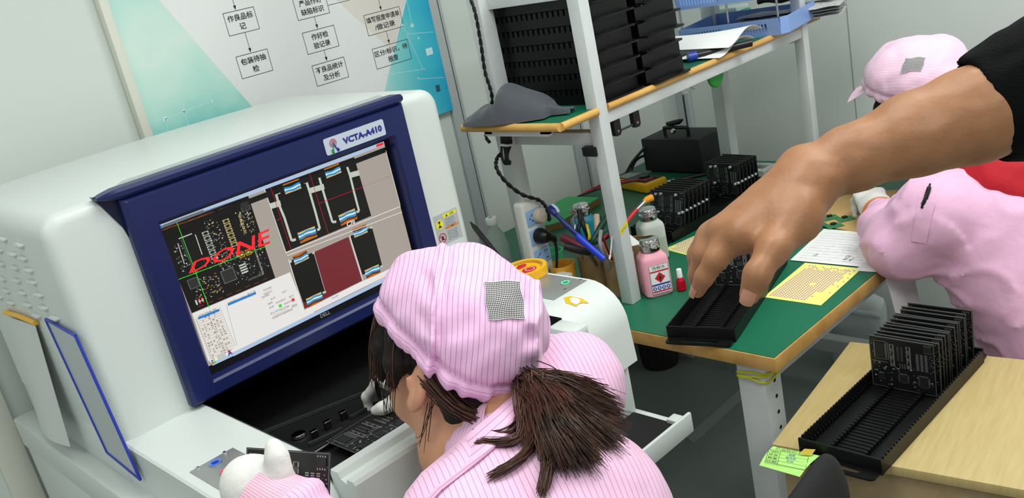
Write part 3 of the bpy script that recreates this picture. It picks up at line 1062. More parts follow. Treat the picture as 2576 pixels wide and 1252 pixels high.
# fixture inside the chamber
mb = MB()
for p, q, w_ in (((640, 1092), (1040, 935), .006), ((775, 1114), (860, 1075), .006), ((880, 1046), (950, 1008), .005), ((868, 1180), (900, 1150), .03)):
    a, b = oz(*p, .845), oz(*q, .845); d = b - a; n_ = nrm(A(-d[1], d[0], 0)) * w_
    mb.obox(a - n_ / 2 - A(0, 0, .006), d, n_, (0, 0, .006), DARK)
mb.box((.60, 1.13, .838), (1.02, 1.21, .842), BLACKG)
mb.box((.56, 1.13, .838), (.60, 1.95, .846), BLACKG)
mb.box((.60, 1.352, .838), (1.03, 1.362, .8455), BLACKG); mb.box((.62, 1.3525, .8455), (.67, 1.3545, .847), GREYM); mb.box((.69, 1.3525, .8455), (.70, 1.3545, .847), GREYM); mb.box((.73, 1.3525, .8455), (.82, 1.3545, .847), GREYM)
mb.build('fixture_rail', mc, 'dark board clamping rail')
for px, py, r_ in ((750, 1089, .013), (918, 1132, .010), (986, 1091, .010)):
    q = oz(px, py, .846)
    MB().lathe(q - A(0, 0, .006), (0, 0, 1), [(r_, 0), (r_, .005), (r_ * .85, .006), (.0001, .006)], CHROME).build('fixture_stud', mc, 'round chrome stud')
for px, py in ((823, 1064), (863, 1040), (790, 1088)):
    q = oz(px, py, .85)
    MB().box(q - A(.006, .004, .012), q + A(.006, .004, .003), BLACKG).box(q + A(-.007, -.005, .003), q + A(.007, .005, .005), CHROME, .001).build('fixture_clip', mc, 'small chrome clip')
# keyboard drawer
mb = MB().box((.42, 1.012, .648), (1.222, 1.020, .690), WHITE, .003)
mb.box((.42, 1.02, .648), (1.215, 1.155, .668), WHITE)
mb.box((1.19, 1.02, .668), (1.215, 1.05, .682), WHITE, .002)
dr = mb.build('keyboard_drawer', mc, 'white pull-out drawer with a black mat')
MB().box((.44, 1.022, .668), (1.195, 1.150, .674), BLACK).build('drawer_mat', dr)
MB().box((.44, 1.150, .672), (1.20, 1.158, .682), STEEL).build('drawer_rail', dr)
# ------------------------------------------------------------------ green workbench
GREEN = mat('green_esd_mat', (16, 98, 70), 0.40, bump=(250, .04), var=(3, (20, 106, 77)))
WOODE = mat('varnished_edge_wood', (196, 154, 88), 0.45, bump=(40, .15), var=(18, (170, 124, 60)))
FRAMEW = mat('powder_white_frame', (214, 217, 217), 0.42, bump=(120, .04), var=(9, (200, 204, 204)))
TX0, TX1, TY0, TY1, TZ = 1.372, 2.560, 0.914, 2.106, 0.75
bench = thing('workbench', 'white-legged workbench with a green mat top and a varnished wooden edge', 'workbench', (1.96, 1.51, 0))
MB().box((TX0 + .004, TY0 + .004, TZ - .028), (TX1 - .004, TY1 - .004, TZ - .003), FRAMEW).build('tabletop', bench)
MB().box((TX0 + .003, TY0 + .003, TZ - .003), (TX1 - .003, TY1 - .003, TZ), GREEN).build('mat', bench, 'green rubber mat')
for a, b in (((TX0, TY0, TZ - .031), (TX0 + .004, TY1, TZ - .0015)), ((TX1 - .004, TY0, TZ - .031), (TX1, TY1, TZ - .0015)), ((TX0 + .004, TY0, TZ - .031), (TX1 - .004, TY0 + .004, TZ - .0015)), ((TX0 + .004, TY1 - .004, TZ - .031), (TX1 - .004, TY1, TZ - .0015))):
    MB().box(a, b, WOODE, .001).build('edge_strip', bench, 'varnished wooden edge strip')
for lx, ly in ((1.388, .955), (2.47, .955), (1.388, 2.0), (2.47, 2.0)):
    lg = MB().box((lx, ly, 0), (lx + .06, ly + .062, TZ - .028), FRAMEW, .003).build('leg', bench)
    if ly < 1 and lx < 2:
        mb = MB()
        cc = Cv(mb, (0, ly - .0002, 0), (1, 0, 0), (0, 0, 1), (0, -1, 0))
        for k in range(12):
            cc.disc(lx + .035, .705 - k * .036, .0045, BLACK, 1, 12)
        mb.build('bolt_hole', lg, 'row of punched holes', smooth=0)['kind'] = 'stuff'
for a, b in (((1.448, .965, .66), (2.47, 1.0, .722)), ((1.448, 2.01, .66), (2.47, 2.045, .722)), ((2.48, 1.017, .66), (2.515, 2.0, .722))):
    MB().box(a, b, FRAMEW, .002).build('apron_rail', bench)
MB().box((2.478, 1.017, .13), (2.522, 2.0, .175), FRAMEW, .002).build('stretcher', bench)
MB().box((1.40, 1.017, .10), (1.436, 2.0, .15), FRAMEW, .002).build('stretcher', bench)
# yellow wire band round the near leg
WIRE = mat('yellow_wire', (205, 205, 30), .5)
mb = MB()
for dz, ph in ((0, 0), (.007, 1.0), (-.006, 2.2)):
    p = []
    for i in range(41):
        a = 2 * PI * i / 40
        c_, s_ = math.cos(a), math.sin(a); rr = (abs(c_) ** 6 + abs(s_) ** 6) ** (-1 / 6)
        p.append(A(1.418 + .0335 * rr * c_, .986 + .0345 * rr * s_, .688 + dz + .005 * math.sin(a * 2 + ph)))
    mb.tube(p, .0022, WIRE, 6, cap=False)
tag(mb.build('wire_band', None), 'yellow wire wound around the near leg of the green workbench', 'wire')
# ------------------------------------------------------------------ shelf frame standing on the bench
AX, AY, PW = 1.482, 1.347, .033
shelf = thing('shelf_rack', 'white steel shelf frame on the workbench holding black trays and papers', 'shelf', (1.9, 1.5, TZ))
SH = 1.215     # shelf surface
BX, BY, CX1 = 1.462, 1.63, 2.358
for (x, y, s_) in ((AX, AY, 1), (BX, BY, 1.25), (CX1, AY, .9), (CX1 + .0, 1.63, 1.25)):
    MB().box((x, y, TZ), (x + PW * s_, y + PW * s_, 1.95), FRAMEW, .002).build('post', shelf)
bm_ = [((AX + PW, AY + .004, 1.174), (CX1, AY + .034, 1.203)), ((AX + PW, BY + .006, 1.174), (CX1, BY + .036, 1.203)),
       ((AX + .006, AY + PW, 1.130), (AX + .036, BY, 1.160)), ((CX1 + .004, AY + .04, 1.16), (CX1 + .03, 1.63, 1.20)),
       ((AX + .006, AY + PW, 1.452), (AX + .036, BY, 1.49)), ((AX + PW, AY + .004, 1.70), (CX1, AY + .034, 1.73)), ((AX + .006, AY + PW, 1.90), (AX + .036, BY, 1.93))]
for a, b in bm_:
    MB().box(a, b, FRAMEW, .002).build('beam', shelf)
MB().box((1.375, 1.40, 1.190), (1.470, 1.425, 1.203), FRAMEW).box((1.375, 1.58, 1.190), (1.470, 1.605, 1.203), FRAMEW).box((1.375, 1.40, 1.185), (1.385, 1.605, 1.203), FRAMEW).build('shelf_bracket', shelf)
# shelf board with rounded wooden nosing; left end is chamfered at the near post
ot = [(1.366, 1.655), (1.366, 1.353), (2.47, 1.353), (2.47, 1.655)]
MB().prism([A(x, y, 1.203) for x, y in ot], (0, 0, .010), WOODE).build('shelf_board', shelf)
MB().prism([A(x + (.003 if x < 2 else -.003), y + (.003 if y < 1.6 else -.003), 1.213) for x, y in ot], (0, 0, .002), GREEN).build('shelf_mat', shelf, 'green rubber shelf mat')
NOSE = mat('shelf_nosing', (214, 170, 92), .42, var=(14, (196, 144, 70)))
mb = MB()
mb.tube([A(1.362, 1.660, 1.2085), A(1.362, 1.350, 1.2085)], .0095, NOSE, 10)
mb.tube([A(1.366, 1.350, 1.2085), A(1.481, 1.350, 1.2085)], .0092, NOSE, 10)
mb.build('shelf_nosing', shelf, 'pale wooden nosing')
MB().tube([A(1.517, 1.350, 1.209), A(2.352, 1.350, 1.209)], .0085, NOSE, 10).build('shelf_nosing', shelf, 'pale wooden nosing')
# yellow label on near post
mb = MB()
cc = Cv(mb, (AX, AY - .0003, 0), (1, 0, 0), (0, 0, 1), (0, -1, 0))
LBY = mat('yellow_paper_label', (224, 208, 40), .6)
q = ox(1557, 497, AX)
cc.poly([(.0, .92), (.03, .935), (.032, .948), (.0, .935)], LBY, 1); cc.text('2018.3', .015, .933, .006, INKG, 2, rot=.35)
mb2 = MB(); 
c2 = Cv(mb2, (AX - .0003, 0, 0), (0, -1, 0), (0, 0, 1), (-1, 0, 0))
mb.build('label', shelf, 'small yellow paper label', smooth=0)
# black roller clips under the front beam, magnets
for x in (1.548, 1.618):
    q = A(x, AY + .010, 1.150)
    MB().prism([q + A(-.011 + .0, 0, .026), q + A(.011, 0, .026), q + A(.011, 0, -.008), q + A(.006, 0, -.014), q + A(-.006, 0, -.014), q + A(-.011, 0, -.008)], (0, .012, 0), BLACKG).cyl(q + A(0, -.001, -.004), q + A(0, .013, -.004), .003, CHROME, 10).build('hanger_plate', shelf, 'black hanger plate')
MB().cyl((1.548, AY + .016, 1.144), (1.618, AY + .016, 1.144), .0025, DARK, 8).build('hanger_rod', shelf, 'thin hanger rod')
MB().box((1.475, 1.37, 1.108), (1.50, 1.41, 1.13), BLACKG, .003).build('hanger_plate', shelf, 'black hanger plate')
GRM = mat('green_plastic', (30, 160, 50), .4)
MTL = mat('cup_white', (212, 218, 218), .4)
for px, py, m_, r_, lb, nm in ((1800, 186, GRM, .034, 'green disc magnet under the front beam of the shelf', 'disc_magnet'), (1722, 222, MTL, .020, 'left pale disc magnet under the shelf front beam', 'disc_magnet'), (1748, 212, MTL, .018, 'right pale disc magnet under the shelf front beam', 'disc_magnet')):
    q = oy(px, py, AY + .036 + .004)
    q[2] = 1.174 - r_ * .18
    tag(MB().lathe(q, (0, -1, 0), [(r_, -.004), (r_, .0), (r_ * .9, .003), (.0001, .003)], m_, 24).build(nm, None), lb, 'magnet', 'disc magnets under the shelf beam')
# ------------------------------------------------------------------ black circuit-board trays
TRM = mat('tray_black', (11, 11, 12), .4, bump=(500, .02), spec=.35)
def tray(name, label, Lg, Wd, hh=.030, pitch=.0102, inner=True, handles=(1, 1), cutd=.003):
    """local frame: x along the tray from its near end, y across (0..Wd), z up"""
    t = thing(name, label, 'tray')
    MB().box((0, 0, 0), (Lg, Wd, .003), TRM).build('base', t)
    n = int((Lg - .02) / pitch)
    for s_ in (0, 1):
        mb = MB(); y0 = 0 if s_ == 0 else Wd - .0035
        mb.prism([A(0, y0, .003), A(Lg, y0, .003), A(Lg, y0, hh - cutd)] + [A(.008 + pitch * i + d, y0, hh - e) for i in range(n, -1, -1) for d, e in ((pitch * .75, cutd), (pitch * .7, 0), (pitch * .1, 0), (pitch * .05, cutd))] + [A(0, y0, hh - cutd)], (0, .0035, 0), TRM)
        yi = .0035 if s_ == 0 else Wd - .0075
        for i in range(n):
            mb.box((.010 + pitch * i, yi, .003), (.010 + pitch * (i + .5), yi + .003, .013), TRM)
        mb.build('side_wall', t)
    if inner:
        for yy in (.30, .70):
            mb = MB()
            mb.box((.004, Wd * yy - .0015, .003), (Lg - .004, Wd * yy + .0015, .011), TRM)
            for i in range(n):
                mb.box((.010 + pitch * i, Wd * yy - .0035, .003), (.010 + pitch * (i + .6), Wd * yy + .0028, .0125), TRM)
            mb.build('rib', t)
        mb = MB()
        for i in range(n):
            mb.box((.012 + pitch * i, Wd * .30 + .004, .003), (.012 + pitch * (i + .45), Wd * .70 - .004, .0045), TRM)
        mb.build('floor_slat', t)['kind'] = 'stuff'
    for e, on in enumerate(handles):
        x0 = 0 if e == 0 else Lg
        d = -1 if e == 0 else 1
        mb = MB().box((x0 - .002, 0, 0), (x0 + .002, Wd, hh), TRM)
        if on:
            # flange with an oval grip hole
            out, inn = [], []
            for i in range(32):
                a = 2 * PI * i / 32
                c_, s_ = math.cos(a), math.sin(a)
                rr = (abs(c_) ** 8 + abs(s_) ** 8) ** (-1 / 8)
                out.append(A(x0 + d * .014 + .015 * rr * c_, Wd / 2 + (Wd / 2 - .003) * rr * s_, .006))
                r2 = (abs(c_) ** 2.6 + abs(s_) ** 5) ** (-1 / 3.5)
                inn.append(A(x0 + d * .015 + .0065 * r2 * c_, Wd / 2 + Wd * .29 * r2 * s_, .006))
            dn = A(0, 0, -.004)
            mb.loft([out, inn, [p + dn for p in inn], [p + dn for p in out], out], TRM, True, False)
        mb.build('end_handle', t)
    return t
# printed circuit board
PCBM = mat('pcb_black', (20, 21, 22), .38)
PCBE = mat('pcb_edge', (120, 120, 116), .5)
TIN = mat('solder_tin', (172, 174, 174), .34, metal=.7)
SILK = mat('silkscreen', (150, 152, 150), .6)
SILK2 = mat('silkscreen_dim', (92, 94, 94), .6)
CHIPM = mat('chip_body', (30, 30, 31), .5)
CAPM = mat('ceramic_part', (88, 80, 72), .5)
PBW, PBH = .122, .106
def pcb_parts(mb_b, mb_c, seed=1, caps=False):
    """board in local x (width), z (height); component side faces -y"""
    mb_b.box((0, 0, 0), (PBW, .0016, PBH), PCBM)
    c0 = Cv(mb_b, (0, 0, 0), (1, 0, 0), (0, 0, 1), (0, -1, 0), eps=.0001)
    c0.frame(.0008, .0008, PBW - .0008, PBH - .0008, .0007, PCBE, 1)
    c0 = Cv(mb_b, (0, 0, PBH), (1, 0, 0), (0, 1, 0), (0, 0, 1), eps=.0001); c0.rect(0, 0, PBW, .0016, SILK2, 1)
    r = random.Random(seed)
    c = Cv(mb_c, (0, 0, 0), (1, 0, 0), (0, 0, 1), (0, -1, 0), eps=.00015)
    def part(x, z, w_, h_, d, m_):
        mb_c.box((x - w_ / 2, -d, z - h_ / 2), (x + w_ / 2, 0, z + h_ / 2), m_)
    def chip(x, z, w_, h_, n=8, legs='v'):
        part(x, z, w_, h_, .0016, CHIPM)
        for i in range(n):
            t = -.5 + (i + .5) / n
            if 'v' in legs:
                for s_ in (-1, 1):
                    c.rect(x + t * w_ - w_ / n * .25, z + s_ * (h_ / 2 + .0014) - .0011, x + t * w_ + w_ / n * .25, z + s_ * (h_ / 2 + .0014) + .0011, TIN, 2)
            if 'h' in legs:
                for s_ in (-1, 1):
                    c.rect(x + s_ * (w_ / 2 + .0014) - .0011, z + t * h_ - h_ / n * .25, x + s_ * (w_ / 2 + .0014) + .0011, z + t * h_ + h_ / n * .25, TIN, 2)
    # two columns of six power parts, outlined
    for k in range(6):
        for x0 in (.043, .074):
            z0 = .090 - k * .0078
            c.frame(x0 - .0042, z0 - .0034, x0 + .0042, z0 + .0034, .0006, SILK, 2)
            part(x0, z0, .0036, .0050, .0018, CAPM if k % 2 else CHIPM)
            for s_ in (-1, 1):
                c.rect(x0 + s_ * .0030 - .0009, z0 - .0022, x0 + s_ * .0030 + .0009, z0 + .0022, TIN, 3)
    chip(.020, .078, .018, .030, 12, 'h'); c.frame(.009, .060, .033, .097, .0005, SILK, 2)
    chip(.062, .026, .015, .015, 12, 'vh'); chip(.020, .024, .012, .010, 6, 'v')
    chip(.100, .026, .016, .020, 10, 'vh'); chip(.058, .076, .005, .030, 12, 'h')
    chip(.110, .094, .014, .012, 4, 'v')
    for x0 in (.090, .098, .106):
        for k in range(13):
            c.rect(x0 - .0026, .048 + k * .0027, x0 + .0026, .0494 + k * .0027, TIN, 2)
    c.line((.036, .060), (.036, .096), .0007, SILK, 2); c.line((.008, .054), (.034, .054), .0008, TIN, 2)
    for _ in range(46):
        x, z = r.uniform(.006, .118), r.uniform(.006, .052)
        w_, h_ = r.choice(((.0024, .0013), (.0013, .0024), (.004, .002)))
        c.rect(x - w_ / 2, z - h_ / 2, x + w_ / 2, z + h_ / 2, r.choice((TIN, SILK, SILK2)), 3)
    for _ in range(26):
        x, z = r.choice((r.uniform(.004, .009), r.uniform(.112, .119))), r.uniform(.045, .1)
        c.rect(x - .0009, z - .0006, x + .0009, z + .0006, r.choice((SILK, TIN, SILK2)), 3)
    for k in range(9):
        c.ring(.012 + .0045 * (k % 3) + .045, .048 + .0035 * (k // 3), .0007, .0011, SILK, 3, 8)
    c.text('PCB', .064, .1015, .0028, SILK, 3) if False else None
    if caps:
        for x, z in ((.022, .094), (.04, .096), (.092, .096), (.03, .045), (.104, .046), (.115, .05)):
            mb_c.lathe((x, 0, z), (0, -1, 0), [(.0042, 0), (.0042, .006), (.003, .0075), (.0001, .0075)], mat_tin2, 10)
mat_tin2 = mat('capacitor_can', (196, 198, 200), .35, metal=.5)
def pcb(name, label, group=None, seed=1, caps=False):
    t = thing(name, label, 'circuit board', group=group)
    b, c = MB(), MB()
    pcb_parts(b, c, seed, caps)
    b.build('board', t, smooth=0)
    c.build('components', t, 'soldered chips and printed pads', smooth=0)
    return t
def T(loc, rz=0, rx=0, ry=0):
    return Matrix.Translation(Vector(tuple(map(float, loc)))) @ Matrix.Rotation(rz, 4, 'Z') @ Matrix.Rotation(ry, 4, 'Y') @ Matrix.Rotation(rx, 4, 'X')
RZ = -PI / 2     # board's component side turned to -X
# --- wooden side table with the big tray
WOOD = mat('birch_board', (190, 169, 117), .5, bump=(30, .06), var=(5, (180, 158, 104), (3, 30, 3)))
WOODS = mat('birch_side', (170, 148, 112), .6, var=(20, (150, 126, 92)))
st = thing('side_table', 'pale birch side table in the lower right holding a long black tray', 'table', (1.5, .6, 0), math.radians(7.8))
def stp(u, v, z):
    a = math.radians(7.8)
    return A(1.243 + u * math.cos(a) + v * math.sin(a), .858 + u * math.sin(a) - v * math.cos(a), z)
def stbox(u0, u1, v0, v1, z0, z1, m_, name, lab=None, bev=.0015):
    o = stp(u0, v0, z0)
    MB().obox(o, stp(u1, v0, z0) - o, stp(u0, v1, z0) - o, (0, 0, z1 - z0), m_, bev).build(name, st, lab)
stbox(0, .42, 0, .62, .632, .65, WOOD, 'tabletop')
stbox(.012, .03, .03, .60, .30, .632, WOODS, 'front_panel')
for u, v in ((.012, .012), (.37, .012), (.012, .57), (.37, .57)):
    stbox(u, u + .035, v, v + .035, 0, .632, WOODS, 'leg')
stbox(.39, .405, .05, .57, .45, .632, WOODS, 'back_panel')
big = tray('board_tray', 'long black slotted tray on the birch side table, half filled with circuit boards', .425, .150)
big.matrix_world = T((1.240, .650, .6505), math.radians(-.5))
b0 = pcb('circuit_board', 'front circuit board standing in the tray on the birch side table', 'circuit boards standing in the birch table tray', 3)
xs_ = [1.500, 1.510, 1.524, 1.537, 1.551, 1.563, 1.580, 1.596, 1.604, 1.623, 1.637, 1.655]
for i, x in enumerate(xs_):
    m_ = T((x, .786 - random.uniform(0, .004), .6565), RZ + random.uniform(-.02, .02), random.uniform(-.015, .02))
    if i == 0:
        b0.matrix_world = T((x, .789, .6565), RZ)
    else:
        nth = ['second', 'third', 'fourth', 'fifth', 'sixth', 'seventh', 'eighth', 'ninth', 'tenth', 'eleventh', 'rearmost'][i - 1]
        dup(b0, m_, '%s circuit board from the front in the birch side table tray' % nth if i < 11 else 'rearmost circuit board in the tray on the birch side table')
# --- tray under the reaching hand, with one board
a15 = math.radians(15.5)
t1 = tray('board_tray', 'black slotted tray on the green mat under the reaching bare hand', .40, .1455)
t1.matrix_world = T((1.405, 1.020, TZ + .0005), a15)
pm = dup(b0, T((1.625, 1.214, TZ + .007), a15 + RZ, -.10), 'lone circuit board standing in the tray under the reaching hand')
# --- rear tray on the bench with two groups of boards
t2 = tray('board_tray', 'black slotted tray at the back of the green mat with two groups of boards', .46, .150)
a5 = math.radians(-4)
t2.matrix_world = T((1.85, 1.497, TZ + .0005), a5)
b2 = pcb('circuit_board', 'front circuit board with silver cans in the nearer group of the rear tray', 'circuit boards in the nearer group of the rear tray', 9, True)
def t2at(u, v):
    return A(1.85 + u * math.cos(a5) - v * math.sin(a5), 1.497 + u * math.sin(a5) + v * math.cos(a5), TZ + .007)
for i in range(7):
    mw = T(t2at(.065 + i * .0175, .137), a5 + RZ + .03, -.22)
    if i == 0:
        b2.matrix_world = mw
    else:
        dup(b2, mw, ('%s circuit board from the front in the nearer group of the rear tray' % ['second', 'third', 'fourth', 'fifth', 'sixth'][i - 1]) if i < 6 else 'rearmost circuit board in the nearer group of the rear tray')
for i in range(6):
    dup(b2, T(t2at(.330 + i * .0165, .137), a5 + RZ, -.02), ['front circuit board in the farther group by the black metal case', 'second circuit board in the farther group of the rear tray', 'third circuit board in the farther group of the rear tray', 'fourth circuit board in the farther group of the rear tray', 'fifth circuit board in the farther group of the rear tray', 'rearmost circuit board in the farther group of the rear tray'][i], 'circuit boards in the farther group of the rear tray')
# --- stacked trays on the shelf
s1 = tray('board_tray', 'lowest black tray of the stack by the near shelf post', .30, .145, .034, .0165, inner=False, handles=(1, 1), cutd=.013)
words = ['second', 'third', 'fourth', 'fifth', 'sixth', 'seventh', 'top']
for st_, (x0, lab) in enumerate(((1.665, 'in the left tray stack on the shelf'), (1.822, 'in the right tray stack on the shelf'))):
    for i in range(8):
        off = -.005 * (i % 2) if st_ == 0 else random.choice((-.006, -.012, -.018, -.026))
        dx = 0 if st_ == 0 else .006 * (i % 3) + .010 * (i > 4)
        mw = T((x0 + dx, 1.378 + off + (.0 if st_ == 0 else .01), SH + .0005 + i * .0355), PI / 2)
        lb = ('lowest black tray ' if i == 0 else '%s black tray from the bottom ' % words[i - 1] if i < 7 else 'topmost black tray ') + lab
        if st_ == 0 and i == 0:
            s1.matrix_world = mw; s1['label'] = lb; s1['group'] = 'black trays stacked on the shelf'
        else:
            dup(s1, mw, lb, 'black trays stacked on the shelf')
# ------------------------------------------------------------------ things on the shelf
CLOTH = mat('grey_cloth', (74, 77, 84), .9, bump=(500, .3), sheen=.2)
cl0, cl1 = oz(1193, 308, SH + .004), oz(1418, 263, SH + .004)
cl0 = A(1.372, 1.640, SH + .003); cl1 = A(1.452, 1.392, SH + .003)
def clothfn(u, v):
    d = cl1 - cl0; n_ = nrm(A(-d[1], d[0], 0)); n_ = n_ if n_[0] < 0 else -n_
    w_ = .030 + .085 * math.sin(PI * min(1, u * .9 + .12)) ** .7
    if u > .8: w_ = .030
    q = 2 * v - 1
    e = max(0, 1 - q * q)
    hump = .066 * math.exp(-((u - .42) / .20) ** 2) + .030 * math.exp(-((u - .70) / .14) ** 2) + .012 * math.exp(-((u - .12) / .1) ** 2) + .010
    fold = .014 * math.exp(-((u - .27 - .12 * q) / .035) ** 2)
    nn_ = noise.noise(Vector((u * 6, v * 4, 1.3)))
    return cl0 + d * u + n_ * q * w_ * .5 + A(0, 0, (hump - fold + .008 * nn_) * e ** .6)
tag(MB().sheet(clothfn, 44, 24, CLOTH, .003).build('cleaning_cloth', None, smooth=80), 'crumpled dark grey cleaning cloth on the left end of the shelf', 'cloth')
BLUEB = mat('blue_basket', (134, 164, 220), .42)
lt = thing('letter_tray', 'two-tier blue slotted letter tray holding papers at the right of the shelf', 'letter tray', (2.25, 1.45, SH))
q0, q1 = A(2.150, 1.600, SH), A(2.200, 1.318, SH)
def basket(z0, name):
    d = q1 - q0; ln = np.linalg.norm(d); u = d / ln; n_ = A(-u[1], u[0], 0)    # n_ points to +x
    if n_[0] < 0: n_ = -n_
    o = q0 + A(0, 0, z0)
    mb = MB()
    hgt, dep = .046, .21
    # slotted front: bars between slots, slightly flared
    def quad(a0, a1, h0, h1):
        fl = lambda h: -n_ * .010 * h / hgt
        P = [o + u * a0 + A(0, 0, h0) + fl(h0), o + u * a1 + A(0, 0, h0) + fl(h0), o + u * a1 + A(0, 0, h1) + fl(h1), o + u * a0 + A(0, 0, h1) + fl(h1)]
        mb.prism(P, n_ * .0022, BLUEB)
    quad(0, ln, 0, .010); quad(0, ln, .034, hgt)
    quad(0, .015, .010, .034); quad(ln * .42, ln * .62, .010, .034); quad(ln - .035, ln, .010, .034)
    for k in range(14):
        a = .015 + .0085 * k
        if a < ln * .42: quad(a + .0045, a + .0085, .010, .034)
        a2 = ln * .62 + .0085 * k
        if a2 < ln - .043: quad(a2 + .0045, a2 + .0085, .010, .034)
    # chamfered corner, right side, back, floor
    c1 = o + u * ln; c2 = c1 + u * .016 + n_ * .02; c3 = c2 + n_ * dep; c0 = o + n_ * (dep + .02)
    for a, b in ((c1, c2), (c2, c3), (c3, c0), (c0, o)):
        w_ = nrm(A(-(b - a)[1], (b - a)[0], 0)) * .0022
        mb.prism([a, b, b + A(0, 0, hgt), a + A(0, 0, hgt)], w_, BLUEB)
    mb.prism([o, c1, c2, c3, c0], (0, 0, .002), BLUEB)
    mb.build(name, lt)
    return o, u, n_, ln
o_, u_, n_, ln_ = basket(.0, 'lower_tray')
basket(.098, 'upper_tray')
for a in (.5, .02, .98):
    MB().cyl(o_ + u_ * ln_ * a + n_ * .006 + A(0, 0, .046), o_ + u_ * ln_ * a + n_ * .006 + A(0, 0, .108), .003, STEEL, 10).build('rod', lt, 'grey support rod')
def paper(name, lab, cat, fn, m_=PAPER, nu=16, nv=10, th=.0006, group=None):
    return tag(MB().sheet(fn, nu, nv, m_, th).build(name, None, smooth=60), lab, cat, group)
# curled white papers in front of the letter tray, overhanging the beam
def pf(du, dv, dz, cur):
    a, b, c_, d = A(2.09, 1.585, SH), A(2.135, 1.33, SH), A(1.965, 1.325, SH), A(1.93, 1.56, SH)
    def f(u, v):
        p = (a * (1 - u) + b * u) * (1 - v) + (d * (1 - u) + c_ * u) * v
        return p + A(du, dv, dz + cur * math.sin(PI * v) * (1 - .6 * u) + .012 * u * u * math.sin(v * 5) + .010 * (u - .5) ** 2)
    return f
paper('paper_sheet', 'top white sheet lying in front of the blue letter tray', 'paper', pf(0, 0, .030, .020), group='papers on the shelf')
paper('paper_sheet', 'lower curled white sheet under another in front of the blue letter tray', 'paper', pf(-.03, .008, .012, .012), group='papers on the shelf')
# rolled black tube with blue end caps
rl = thing('roller', 'black roller with a blue end cap lying under the white papers on the shelf', 'roller', A(1.905, 1.43, SH))
r0, r1 = oz(1748, 141, SH + .0125), oz(1890, 108, SH + .0125)
MB().cyl(r0, r1, .009, BLACKG, 18).build('tube', rl)
BCAP = mat('blue_cap', (36, 70, 170), .35)
MB().cyl(r0 - nrm(r1 - r0) * .018, r0 + nrm(r1 - r0) * .004, .0118, BCAP, 20).build('end_cap', rl, 'blue end cap')
# newspapers and tray at the far right of the shelf
NEWS = mat('newsprint', (206, 206, 204), .85, var=(60, (150, 150, 152), (1, 5, 1)))
for k in range(4):
    def nf(u, v, k=k):
        p = A(2.40, 1.545, SH) * (1 - u) + A(2.475, 1.285 - .006 * k, SH) * u + A(.10, .03, 0) * (v - .5) + A(-.01 * k, 0, 0)
        return p + A(0, 0, .003 + .0095 * k + .006 * abs(math.sin(u * 7 + k)) * v + .004 * noise.noise(Vector((u * 6, v * 5, k))))
    paper('document_stack', ['lowest creased sheet of the paper pile at the far end of the shelf', 'second creased sheet of the paper pile at the far shelf end', 'third creased sheet of the paper pile at the far shelf end', 'uppermost creased printed sheet of the pile under the black bundle'][k], 'paper', nf, NEWS if k else PAPER, 18, 6, .0012, 'creased papers at the far end of the shelf')
bd_ = thing('cable_bundle', 'black bundled strap lying on the paper pile at the far end of the shelf', 'cable', A(2.47, 1.42, SH + .05))
mb = MB()
for k in range(5):
    p = [A(2.455 + .012 * k + .004 * math.sin(i + k), 1.535 - .235 * i / 12, SH + .056 + .005 * (k % 2) + .003 * math.sin(i * 1.3 + k)) for i in range(13)]
    mb.tube(p, .0075, BLACK, 8)
mb.build('strap', bd_)
bx_ = thing('green_box', 'green and clear plastic box behind the blue letter tray on the shelf', 'box', A(2.50, 1.62, SH))
MB().box((2.44, 1.60, SH), (2.52, 1.70, SH + .035), mat('teal_plastic', (40, 150, 120), .35), .004).build('body', bx_)
MB().box((2.445, 1.605, SH + .035), (2.515, 1.695, SH + .05), mat('clear_lid', (200, 220, 215), .2), .003).build('lid', bx_)
# ------------------------------------------------------------------ black cable down the near post and power strip
CABM = mat('black_cable', (18, 18, 19), .45)
cb = thing('power_cable', 'twisted black cable running down the rear shelf post to the white power strip', 'cable', A(1.45, 1.70, 1.2))
pth = [oy(1175, -20, 1.70), oy(1190, 10, 1.70), oy(1207, 80, 1.70), oy(1215, 160, 1.70), oy(1232, 235, 1.70), oy(1240, 300, 1.76), ]
pth = [ox(x, y, 1.450) for x, y in ((1168, -30), (1192, 20), (1208, 100), (1220, 180), (1238, 250))] + [A(1.452, 1.69, 1.17), A(1.44, 1.67, 1.15)]
def dense(p, m_=8):
    out = []
    for i in range(len(p) - 1):
        a = p[max(i - 1, 0)]; b = p[i]; c_ = p[i + 1]; d = p[min(i + 2, len(p) - 1)]
        for j in range(m_):
            u = j / m_
            out.append(.5 * ((2 * b) + (c_ - a) * u + (2 * a - 5 * b + 4 * c_ - d) * u * u + (3 * b - a - 3 * c_ + d) * u ** 3))
    return out + [p[-1]]
def twist(p, r, off, mb, m_, turns):
    p = dense(p)
    for s_ in (0, PI):
        q = []
        for i, c_ in enumerate(p):
            t = nrm(p[min(i + 1, len(p) - 1)] - p[max(i - 1, 0)])
            a = nrm(np.cross(t, (.3, .9, .1))); b = np.cross(t, a)
            ph = s_ + turns * 2 * PI * i / len(p)
            q.append(c_ + (a * math.cos(ph) + b * math.sin(ph)) * off)
        mb.tube(q, r, m_, 8)
mb = MB(); twist(pth, .0026, .0024, mb, CABM, 12); mb.build('twisted_lead', cb)
mb = MB()
for k in range(7):
    a = .9 * k
    p = dense([oy(1270 + 3 * k - 10, 330, 1.612) + A(0, 0, .002), oy(1262 + 4 * k, 356, 1.612), oy(1262 + 3.5 * k + 8 * math.sin(a), 390, 1.605), oy(1270 + 2 * k, 412, 1.61), oy(1277 + k, 405, 1.615)], 6)
    mb.tube(p, .0030, CABM, 7)
mb.build('bundle', cb, 'bundled cable loop with a white tie')
